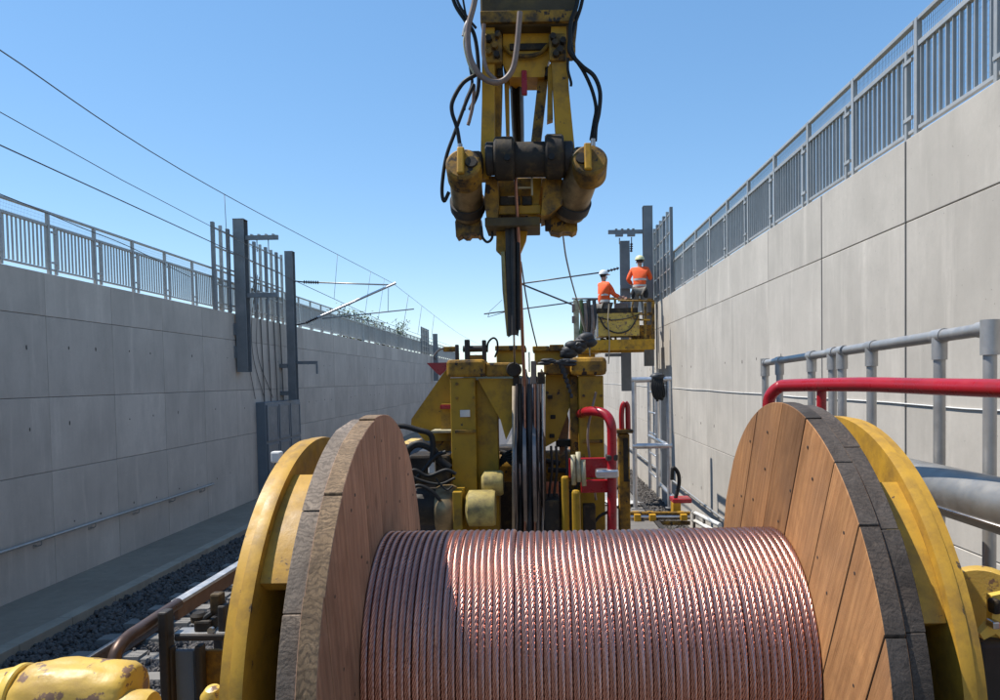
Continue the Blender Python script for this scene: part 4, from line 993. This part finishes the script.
hose([(633, 302), (632, 312), (637, 319), (650, 320)], .022, YP-.05, 'yellow_dirty', wp, 'bent_tube')
for k, (x, y0, y1, mt) in enumerate(((581, 300, 338, 'leaf'), (585, 303, 341, 'brown_hose'), (588, 300, 336, 'steel_dark'), (592, 305, 339, 'brown_hose'), (594, 300, 330, 'black_tarp'))):
    one('hanging_strap', mt, wp, 'tube', cr([PY(x, y0, YP-.06), PY(x+1, (y0+y1)/2, YP-.09), PY(x-.5, y1, YP-.07)]), [.045+.01*(k % 2)]*13, 8)
for y in (304, 316): MB().pxbox(572, y, 575, y+7, YP-.08, .08, .006).build('lamp_box', 'brown_hose', wp)
MB().pxbox(615, 303, 628, 310, YP+.9, .3, .03).build('toolbox', 'brown_hose', wp); one('work_step', 'yellow_dirty', wp, 'box', (PY(640, 320, YP+1.1).x, YP+1.1, zf+.2), (.5, .5, .4))
tag(one('platform_rope', 'rope_fibre', None, 'tube', cr([PY(609, 304, YP-.1), PY(608, 322, YP-.14), PY(609.5, 340, YP-.12), PY(608.5, 364, YP-.1)]), .015, 6), 'pale rope hanging straight down from the work platform', 'rope')
tag(one('tie_rope', 'rope_fibre', None, 'tube', cr([PY(578, 300, YP-.12), PY(582, 322, YP-.14), PY(588, 340, YP-.12), PY(590, 356, YP-.1)]), .017, 6), 'pale rope slanting off the left end of the work platform', 'rope')

# ---------------------------------------------------------------- people
def skin_mesh(name, J, E_, mat, parent, root=0, sub=2):
    me = bpy.data.meshes.new(name); me.from_pydata([Vector(j[0]) for j in J], E_, []); me.update()
    o = bpy.data.objects.new(name, me); C.objects.link(o)
    md = o.modifiers.new('skin', 'SKIN'); sv = me.skin_vertices[0].data
    for i, j in enumerate(J):
        r = j[1]; sv[i].radius = r if isinstance(r, tuple) else (r, r); sv[i].use_root = (i == root)
    s2 = o.modifiers.new('sub', 'SUBSURF'); s2.levels = sub; s2.render_levels = sub
    dg = bpy.context.evaluated_depsgraph_get(); ev = o.evaluated_get(dg); m2_ = bpy.data.meshes.new_from_object(ev)
    bpy.data.objects.remove(o); m2_.polygons.foreach_set('use_smooth', [True]*len(m2_.polygons)); m2_.materials.clear()
    return link_mesh(name, m2_, mat, parent, wl(parent))
def person(label, base, lean, turn, arms, helmet, pads):
    """figure 1.76 m tall at base; x right, y away from the camera; arms = (left elbow, left hand, right elbow, right hand) relative to base"""
    t = thing('person', base, label, 'person', 'workers on the platform')
    V = lambda x, y, z: Vector((x, y, z))
    sh_ = V(lean[0], lean[1], 0)
    pel, bel, chs, nck = V(0, 0, .93), V(0, 0, 1.08)+sh_*.3, V(0, 0, 1.30)+sh_*.75, V(0, 0, 1.47)+sh_
    hd = V(0, 0, 1.63)+sh_*1.15
    cs, sn = math.cos(turn), math.sin(turn)
    sd = V(cs, sn, 0)                         # across the shoulders
    fw = V(-sn, cs, 0)                        # facing
    sL, sR = V(0, 0, 1.42)+sh_*.95-sd*.19, V(0, 0, 1.42)+sh_*.95+sd*.19
    hL, hR = pel-sd*.09-V(0, 0, .05), pel+sd*.09-V(0, 0, .05)
    kL, kR = V(0, 0, .49)-sd*.12+fw*.04, V(0, 0, .49)+sd*.12+fw*.05
    aL, aR = V(0, 0, .09)-sd*.13, V(0, 0, .09)+sd*.13
    eL, wL, eR, wR = arms
    # body
    J = [(pel, (.15, .11)), (bel, (.14, .105)), (chs, (.13, .085)), (nck, .05), (hd-V(0, 0, .06), (.07, .08)), (hd+V(0, 0, .05), (.075, .09)),
         (sL, .05), (eL, .04), (wL, .03), (sR, .05), (eR, .043), (wR, .03), (hL, .088), (kL, .058), (aL, .04), (hR, .088), (kR, .058), (aR, .04)]
    E_ = [(0, 1), (1, 2), (2, 3), (3, 4), (4, 5), (2, 6), (6, 7), (7, 8), (2, 9), (9, 10), (10, 11), (0, 12), (12, 13), (13, 14), (0, 15), (15, 16), (16, 17)]
    def g_(e, w):                                # hands: palm and five fingers
        d = (w-e).normalized(); u = d.orthogonal().normalized(); q = d.cross(u)
        n0 = len(J); J.append((w+d*.06, (.035, .022))); E_.append((8 if e is eL else 11, n0))
        for k, (o_, ln) in enumerate(((-.03, .07), (-.01, .08), (.01, .078), (.03, .062))):
            i = len(J); J.append((w+d*.10+u*o_, .010)); J.append((w+d*(.10+ln*.5)+u*o_*1.1+q*.012, .009)); J.append((w+d*(.10+ln*.8)+u*o_*1.1+q*.035, .008))
            E_.extend([(n0, i), (i, i+1), (i+1, i+2)])
        i = len(J); J.append((w+d*.05+u*.045, .011)); J.append((w+d*.09+u*.065+q*.015, .009)); E_.extend([(n0, i), (i, i+1)])
    g_(eL, wL); g_(eR, wR)
    body = skin_mesh('body', J, E_, 'skin', t)
    # clothes
    jk = skin_mesh('jacket', [(pel-V(0, 0, .03), (.17, .13)), (bel, (.165, .128)), (chs, (.19, .14)), (nck-V(0, 0, .02), (.085, .085)), (sL, .082), (eL, .062), (wL-(wL-eL)*.08, .048), (sR, .082), (eR, .062), (wR-(wR-eR)*.08, .048)],
                   [(0, 1), (1, 2), (2, 3), (2, 4), (4, 5), (5, 6), (2, 7), (7, 8), (8, 9)], 'hivis', t)
    tr = skin_mesh('trousers', [(pel-V(0, 0, .0), (.155, .12)), (hL, .108), (kL, .082), (aL+V(0, 0, .03), .066), (hR, .108), (kR, .082), (aR+V(0, 0, .03), .066)], [(0, 1), (1, 2), (2, 3), (0, 4), (4, 5), (5, 6)], 'trousers', t)
    if pads:
        for h_, k_ in ((hL, kL), (hR, kR)): one('holster_pocket', 'black_cloth', tr, 'ico', Vector(base)+h_.lerp(k_, .2)-fw*.03+(sd*.05 if h_ is hR else -sd*.05), .095, .12, 2, (.75, .8, 1.5), seed=4)
    for a_, k_ in ((aL, kL), (aR, kR)):
        skin_mesh('boot', [(a_+V(0, 0, .06), .058), (a_-V(0, 0, .03), (.055, .05)), (a_-V(0, 0, .04)+fw*.13, (.045, .042))], [(0, 1), (1, 2)], 'black_cloth', t)
    B = Vector(base)
    def band(ca_, cb_, f0, r0, r1):
        p = ca_.lerp(cb_, f0)
        vv = []; n = 28; mb = MB()
        for dz in (-.026, .026):
            for k in range(n):
                an = 2*math.pi*k/n; vv.append(B+p+sd*math.cos(an)*r0+fw*math.sin(an)*r1+V(0, 0, dz))
        mb.add(vv, [(k, (k+1) % n, n+(k+1) % n, n+k) for k in range(n)], True); mb.build('reflective_band', 'reflective', jk)
    band(pel, bel, .5, .172, .135); band(bel, chs, .38, .178, .142)
    # head: hair, ears, nose, helmet
    H = B+hd
    one('hair', 'hair', body, 'ico', H+V(0, 0, .035)-fw*.015, .093, .02, 2, (.92, 1.02, 1), seed=2)
    for s_ in (-1, 1): one('ear', 'skin', body, 'ico', H+sd*s_*.083-V(0, 0, .015), .026, .05, 2, (.5, .8, 1.2), seed=3)
    one('nose', 'skin', body, 'ico', H+fw*.098-V(0, 0, .02), .018, .05, 2, (.8, 1, 1.3), seed=3)
    for s_ in (-1, 1): one('eye', 'black_cloth', body, 'ico', H+fw*.084+sd*s_*.032+V(0, 0, .01), .010, .02, 2, seed=3)
    one('mouth', 'red', body, 'ico', H+fw*.084-V(0, 0, .062), .016, .02, 2, (1.4, .5, .4), seed=3)
    hm = MB(); prof = [(.0, .122), (.012, .120), (.05, .112), (.085, .092), (.11, .055), (.12, .0001)]
    hm.lathe(H+V(0, 0, .045), (0, 0, 1), prof, 28); hl = hm.build('helmet', helmet, t)
    vz = MB(); n = 12
    out = [H+V(0, 0, .047)+sd*math.cos(R_(20)+R_(140)*k/n)*.12+fw*math.sin(R_(20)+R_(140)*k/n)*.12 for k in range(n+1)] + [H+V(0, 0, .040)+sd*math.cos(R_(160)-R_(140)*k/n)*.125+fw*math.sin(R_(160)-R_(140)*k/n)*.185 for k in range(n+1)]
    vz.prism(out, (0, 0, .008)); vz.build('peak', helmet, hl)
    return t
b1 = PY(604.5, 330, YP+.85); b1.z = zf-.005
V = Vector
person('worker in orange jacket and white helmet standing at the left of the platform', b1, (0, .03, 0), R_(-60),
       (V((.20, -.13, 1.20)), V((.36, -.05, 1.08)), V((.26, .12, 1.18)), V((.42, .1, 1.12))), 'helmet_white', False)
b2_ = PY(640, 330, YP+1.1); b2_.z = zf+.40-.005
person('worker in orange jacket and yellow helmet leaning towards the mast, seen from behind', b2_, (.03, .12, 0), R_(-12),
       (V((-.27, .12, 1.18)), V((-.15, .34, 1.10)), V((.30, .12, 1.20)), V((.30, .38, 1.28))), 'helmet_yellow', True)

# ================================================================ aluminium access frame and clutter on the far end of the deck
YF = 11.2
af = thing('access_frame', (PY(652, 440, YF).x, YF+1.0, DECK), 'silver aluminium access ladder frame standing on the wagon deck', 'ladder frame')
xa_, xb_ = PY(634.5, 440, YF).x, PY(669, 440, YF).x
zt_ = PY(650, 379, YF).z; zm_ = PY(650, 446, YF).z
for x in (xa_, xb_): one('post', 'aluminium', af, 'tube', [(x, YF, DECK), (x, YF, zt_)], .036, 12)
xp = xb_-.02
for Y in (YF+1.1, YF+2.0):
    one('post', 'aluminium', af, 'tube', [(xb_, Y, DECK), (xb_, Y, zt_)], .032, 12)
for z in (zt_-.01, zm_):
    for Y in (YF,): one('rail', 'aluminium', af, 'tube', [(xa_-.03, Y, z), (xb_+.04, Y, z)], .042, 12)
    for x in (xb_,): one('rail', 'aluminium', af, 'tube', [(x, YF-.03, z-.002), (x, YF+2.05, z-.002)], .034, 12)
for k in range(5):
    z = DECK+.3+k*.36; one('rung', 'aluminium', af, 'tube', [(xb_, YF+1.1, z), (xb_, YF+2.0, z)], .016, 8)
for x in (xa_, xb_):
    one('foot_plate', 'galv', af, 'box', (x, YF, DECK+.006), (.12, .12, .012))
cb2 = thing('cable_coil', PY(653, 383, YF+.3), 'black coiled cable hung on the top of the aluminium frame', 'cable coil')
c = PY(653, 380, YF+.45)
for k in range(7):
    rr = .06+.008*k; xo_ = c.x-.075+.025*k
    one('loop', 'black_rubber', cb2, 'tube', cr([(xo_, YF-.02, zt_+.04), (xo_-.02, YF-.06, zt_-.12), (xo_+.01, YF-.05, zt_-.30-.02*(k % 3)+.012*abs(k-3)), (xo_+.03, YF+.03, zt_-.2), (xo_+.01, YF+.06, zt_-.05), (xo_, YF-.02, zt_+.04)], 5), .018, 8)
one('cap', 'black_tarp', cb2, 'ico', (c.x, YF+.02, zt_+.03), .11, .08, 2, (1.1, .8, .6), seed=8)
gp = tag(one('grey_post', 'mast_grey', None, 'box', (PY(665, 440, 13.6).x, 13.6, (DECK+PY(665, 385, 13.6).z)/2), (.16, .16, PY(665, 385, 13.6).z-DECK), bev=.01), 'dark grey square post standing behind the aluminium frame', 'post')
# loose sheets, beams and pipes on the deck
for k, (x, y, w, l_, an, mt, lb) in enumerate(((1.05, 12.2, .5, 1.4, .1, 'sheet_grey', 'pale grey sheet lying on the deck inside the frame'), (1.3, 13.9, .6, 1.5, -.06, 'black_tarp', 'dark sheet lying on the deck behind the frame'), (1.25, 11.5, .45, .5, .5, 'white_paint', 'curled white sheet at the foot of the frame'))):
    mb = MB(); n = 8; vv = []
    for i in range(n+1):
        for j in range(3):
            vv.append((x+(j-1)*w/2*math.cos(an)-(i/n-.5)*l_*math.sin(an), y+(i/n-.5)*l_*math.cos(an)+(j-1)*w/2*math.sin(an), DECK+.015+.03*k*.3+.03*abs(math.sin(i*.9+k))+.05*(j == 2)*(i > 5)))
    mb.add(vv, [(i*3+j, i*3+j+1, i*3+j+4, i*3+j+3) for i in range(n) for j in range(2)], True)
    o = mb.build('loose_sheet', mt); so = o.modifiers.new('thick', 'SOLIDIFY'); so.thickness = .012; so.offset = 1
    tag(o, lb, 'sheet', 'loose sheets on the deck')
t = thing('deck_rack', PY(662, 520, 10.3), 'low yellow rack with steel pipes at the foot of the aluminium frame', 'rack')
for x in (637, 652, 683): a = PY(x, 522, 10.3); one('rack_foot', 'yellow', t, 'box', (a.x, 10.35, (DECK+a.z+.12)/2), (.09, .3, a.z+.12-DECK), bev=.006)
for y, r_, mt in ((517, .035, 'steel_bright'), (523, .03, 'yellow_dirty'), (513, .022, 'yellow_dirty')): one('pipe', mt, t, 'tube', [PY(630, y, 10.3), PY(690, y, 10.3)], r_, 10)
MB().pxbox(673, 499, 692, 503.5, 10.6, .3, .01).build('red_step', 'red', t); MB().pxbox(673, 503, 681, 514, 10.6, .2, .01).build('step_post', 'yellow', t)
hose([(675, 500), (679, 484), (678, 473), (673, 468), (672, 480)], .028, 10.7, 'black_rubber', t)
tag(one('deck_pipe', 'aluminium', None, 'tube', [PY(658, 482, 13.0), PY(674, 498, 10.9)], .035, 10), 'short silver pipe sloping beside the frame foot', 'pipe')
t = thing('side_rack', (1.75, 9.6, 1.2), 'low white angle frame along the right edge of the wagon', 'rack')
for pts in ([PY(693, 512, 10.6), PY(720, 525, 9.2)], [PY(693, 520, 10.6), PY(720, 534, 9.2)]): one('angle_bar', 'white_paint', t, 'tube', pts, .028, 6)
for x, y, Y in ((694, 511, 10.5), (704, 516, 10.0)): one('leg', 'steel_dark', t, 'tube', [PY(x, y, Y), PY(x, y, Y)-Vector((0, 0, .5))], .02, 8)

# ================================================================ right edge of the wagon: tube railing, red guard, pipe
hr = thing('tube_railing', (1.45, 3.5, DECK), 'grey clamped tube railing along the right edge of the wagon', 'railing')
XH = 1.45
pA, pB = PX(765, 363, XH), PX(993, 328, XH)
def line_at(y): return pA.lerp(pB, (y-pA.y)/(pB.y-pA.y))
one('top_rail', 'galv', hr, 'tube', [pA, line_at(3.52)], .0205, 16); one('top_rail', 'galv', hr, 'tube', [line_at(3.5), pB], .0225, 16)
for x in (764.5, 779.5, 811.5, 832.5, 842, 871.5, 939.5, 990):
    Y = PX(x, 360, XH).y; p = line_at(max(min(Y, pA.y), pB.y)); 
    po = one('post', 'galv', hr, 'tube', [(XH, p.y, DECK), (XH, p.y, p.z-.01)], .0205, 16)
    end = x in (764.5, 990)
    cl = MB(); cl.tube([(XH, p.y, p.z-.085), (XH, p.y, p.z-.005 if not end else p.z+.028)], .0265 if not end else .029, 16)
    cl.tube([(XH, p.y-(.034 if not end else (.0 if x > 900 else .04)), p.z+.001), (XH, p.y+(.034 if not end else (.06 if x > 900 else 0)), p.z-.001)], .0265, 16)
    cl.build('clamp', 'galv', po)
    one('base_flange', 'galv', po, 'lathe', (XH, p.y, DECK), (0, 0, 1), [(0, .06), (.012, .06), (.012, .026), (.05, .026)], 20)
rgd = thing('red_guard_rail', (1.0, 2.3, DECK), 'thick red tube guard rail beside the right drum flange', 'guard rail')
q = [PY(768.5, 425, 2.86), PY(769, 402, 2.86), PY(772, 393.5, 2.85), PY(779, 387.5, 2.83), PY(789, 385.5, 2.78), PY(860, 384.5, 2.38), PY(930, 386.5, 2.06), PY(1000, 388.5, 1.80), PY(1075, 391, 1.58)]
one('tube', 'red', rgd, 'tube', [Vector((q[0].x, q[0].y, DECK))] + cr(q, 6), .0235, 18)
a = PY(821.5, 392, 2.6); one('leg', 'red', rgd, 'tube', [(a.x, a.y, DECK), (a.x, a.y, PY(821.5, 386, 2.6).z)], .0105*1.6, 12)
a = q[-1]; one('leg', 'red', rgd, 'tube', [(a.x, a.y, DECK), a], .0235, 14)
p0_, p1_ = PX(1060, 522, 1.24), PX(880, 473, 1.24)
bp_ = thing('hydraulic_pipe', (1.24, 2.2, p1_.z-.08), 'broad silver steel pipe behind the right yellow disc', 'pipe')
d = (p1_-p0_); one('pipe', 'pipe_steel', bp_, 'tube', [p0_-d*.35, p0_, p1_, p1_+d*.35], .076, 40); one('seam', 'steel_bright', bp_, 'tube', [p0_-d*.3+Vector((-.07, 0, -.034)), p1_+d*.3+Vector((-.07, 0, -.034))], .004, 6)
for yy in (1.7, 2.9):
    k = (yy-p0_.y)/d.y; c = p0_+d*k; one('saddle', 'steel_dark', bp_, 'box', (c.x, yy, (c.z-.07+DECK)/2), (.1, .06, c.z-.07-DECK))
# yellow wheel at the lower right
yw = thing('hand_wheel_guard', PY(990, 640, 1.75), 'yellow guard disc with a bracket at the lower right edge', 'guard disc')
a = PY(990, 612, 1.75)
one('disc', 'yellow_fresh', yw, 'lathe', (a.x-.02, a.y, a.z), Vector((.45, .85, 0)), [(0, .0001), (0, .10), (.035, .104), (.05, .10), (.05, .0001)], 40)
mb = MB(); mb.pxprism([(992, 596), (1012, 592), (1012, 648), (996, 634), (984, 640), (980, 634), (992, 622)], 1.64, .02); mb.build('bracket', 'yellow_fresh', yw)
pbox('bolt', 'steel_bright', 993, 622, 1001, 630, 1.62, .03, parent=yw, bev=.004); pbox('spring', 'grease', 994, 600, 1003, 616, 1.62, .03, parent=yw, bev=.008)
pbox('base_block', 'steel_dark', 980, 642, 1040, 720, 1.7, .2, parent=yw, bev=.012); one('stand', 'steel_dark', yw, 'box', (a.x+.02, 1.84, (DECK+a.z-.18)/2), (.12, .12, a.z-.18-DECK))

# ================================================================ lower left: gear housing, steel frame, bent tube
YG = 1.78
gh = thing('gear_housing', PY(60, 740, YG), 'bright yellow chipped gear motor housing at the lower left corner', 'gear motor')
z0_ = PY(70, 667, YG).z
xg = PY(-60, 700, YG).x; cz = z0_-.085
def gx(x): return PY(x, 700, YG).x-xg
one('housing', 'yellow_fresh', gh, 'lathe', (xg, YG+.03, cz), (1, 0, 0), [(0, .0001), (0, .06), (gx(-20), .062), (gx(0), .068), (gx(14), .070), (gx(18), .072), (gx(22), .079), (gx(30), .085), (gx(42), .0895), (gx(50), .091), (gx(58), .0915), (gx(66), .0905), (gx(74), .0895), (gx(84), .088), (gx(94), .086), (gx(104), .084), (gx(113), .0815), (gx(122), .078), (gx(127), .073), (gx(130), .064), (gx(131), .0001)], 96)
from mathutils import noise as mn
for v_ in gh.children[0].data.vertices:
    c_ = v_.co; n_ = Vector((0, c_.y, c_.z)); n_ = n_.normalized() if n_.length > 1e-4 else Vector((0, 0, 0))
    v_.co = c_ + n_*(mn.noise(c_*22)*.006 + mn.noise(c_*60+Vector((3, 1, 2)))*.0025)
one('end_cap', 'yellow_fresh', gh, 'lathe', (xg+gx(126), YG-.01, cz-.025), (1, 0, 0), [(0, .0001), (0, .052), (gx(148)-gx(126), .052), (gx(154)-gx(126), .046), (gx(155)-gx(126), .03), (gx(155)-gx(126), .0001)], 32)
one('collar', 'yellow_fresh', gh, 'lathe', (xg+gx(8), YG+.03, cz), (1, 0, 0), [(0, .06), (.0, .078), (.006, .081), (.018, .081), (.022, .077), (.022, .06)], 48)
for k in range(10):
    an = R_(k*36); one('bolt', 'yellow_fresh', gh, 'lathe', (xg+gx(8)-.008, YG+.03-math.cos(an)*.069, cz+math.sin(an)*.069), (1, 0, 0), [(0, .0001), (0, .007), (.012, .007)], 6)
one('foot', 'yellow_fresh', gh, 'box', (xg+gx(60), YG+.03, (DECK+cz-.07)/2), (.3, .1, cz-.07-DECK), bev=.01)
yk = thing('yellow_bollard', PY(212, 720, 1.75), 'small rounded yellow cap between the steel frame and the left disc', 'cap')
a = PY(213, 698, 1.75); one('knob', 'yellow_fresh', yk, 'lathe', (a.x, 1.77, a.z-.05), (0, -.3, 1), [(0, .03), (.03, .033), (.06, .03), (.078, .016), (.082, .0001)], 24); one('stem', 'yellow', yk, 'tube', [(a.x, 1.77, DECK), (a.x, 1.77, a.z-.04)], .028, 16)
YS = 2.35
sf = thing('steel_side_frame', PY(195, 760, YS), 'dark steel side frame with grey panels left of the drum', 'frame')
pb = lambda *a_, **k: pbox(*a_, parent=sf, **k)
pb('post', 'steel_dark', 163.5, 607, 173, ground_y(168, YS), YS, .05); pb('top_rail', 'steel_dark', 173, 634.5, 240, 641.5, YS+.002, .05)
pb('top_edge', 'galv', 173, 633, 240, 635, YS+.01, .06, bev=.001)
pb('inner_post', 'steel_dark', 199.5, 641, 206.5, ground_y(203, YS), YS+.006, .04); pb('panel', 'cabinet_grey', 178, 645, 199, ground_y(188, YS+.03), YS+.03, .02); pb('panel', 'yellow_dirty', 207, 645, 232, ground_y(220, YS+.05), YS+.05, .02)
pb('inner_post', 'steel_dark', 173.5, 642, 178, ground_y(176, YS), YS+.01, .03)
vb = thing('valve_block', PY(208, 633, YS+.06), 'black hydraulic valve block on top of the dark steel frame', 'valve')
pv_ = lambda *a_, **k: pbox(*a_, parent=vb, **k)
pv_('body', 'grease', 193, 621, 211, 633, YS+.02, .06, bev=.008); pv_('stem', 'grease', 209, 594, 221, 615, YS+.03, .04, bev=.008); pv_('pillar', 'steel_dark', 217, 606, 225, 633, YS+.02, .04, bev=.006)
one('knob', 'grease', vb, 'lathe', PY(199, 621.5, YS+.05), (0, 0, 1), [(0, .024), (.02, .026), (.03, .018), (.03, .0001)], 18)
one('hose', 'black_rubber', vb, 'tube', cr([PY(214, 612, YS+.05), PY(206, 618, YS+.04), PY(204, 624, YS+.04), PY(207, 630, YS+.04)]), .010, 8)
one('plug', 'aluminium', vb, 'lathe', PY(212, 630, YS+.02), (0, -1, 0), [(0, .011), (.012, .011), (.012, .0001)], 14)
XT = -1.27
bt = thing('bent_side_rail', (XT, 3.2, DECK), 'bent steel tube rail with polished top along the left wagon edge', 'side rail')
g0 = PX(115, 690, XT)
pts = cr([PX(113.5, 690, XT), PX(113.5, 668, XT), PX(117, 651, XT), PX(127, 638, XT), PX(142, 627.5, XT), PX(168, 610, XT), PX(178, 603.5, XT)], 6)
one('tube', 'tube_brown', bt, 'tube', [Vector((XT, g0.y, DECK))]+pts, .019, 14)
pts2 = [PX(176, 602.5, XT-.004), PX(300, 527, XT-.004)]
dd = pts2[1]-pts2[0]; mt = Matrix((Vector((1, 0, 0)), dd.normalized(), Vector((1, 0, 0)).cross(dd.normalized()))).transposed()
one('flat_bar', 'rail_head', bt, 'box', (pts2[0]+pts2[1])/2, (.036, dd.length, .012), rot=mt, bev=.002); one('web', 'rail_steel', bt, 'box', (pts2[0]+pts2[1])/2-Vector((0, 0, .034)), (.012, dd.length, .055), rot=mt)
for k in (.25, .8): c = pts2[0].lerp(pts2[1], k); one('support', 'steel_dark', bt, 'box', (c.x, c.y, (DECK+c.z-.06)/2), (.03, .04, c.z-.06-DECK))
tag(one('white_marker', 'white_paint', None, 'box', PX(277, 457, -1.15), (.045, .04, .05), bev=.008), 'small white box mounted behind the left yellow disc', 'box')
a = PX(277, 457, -1.15); tag(one('marker_pole', 'steel_dark', None, 'tube', [(a.x, a.y, DECK), (a.x, a.y, a.z-.022)], .012, 8), 'thin steel pole under the small white box', 'pole')
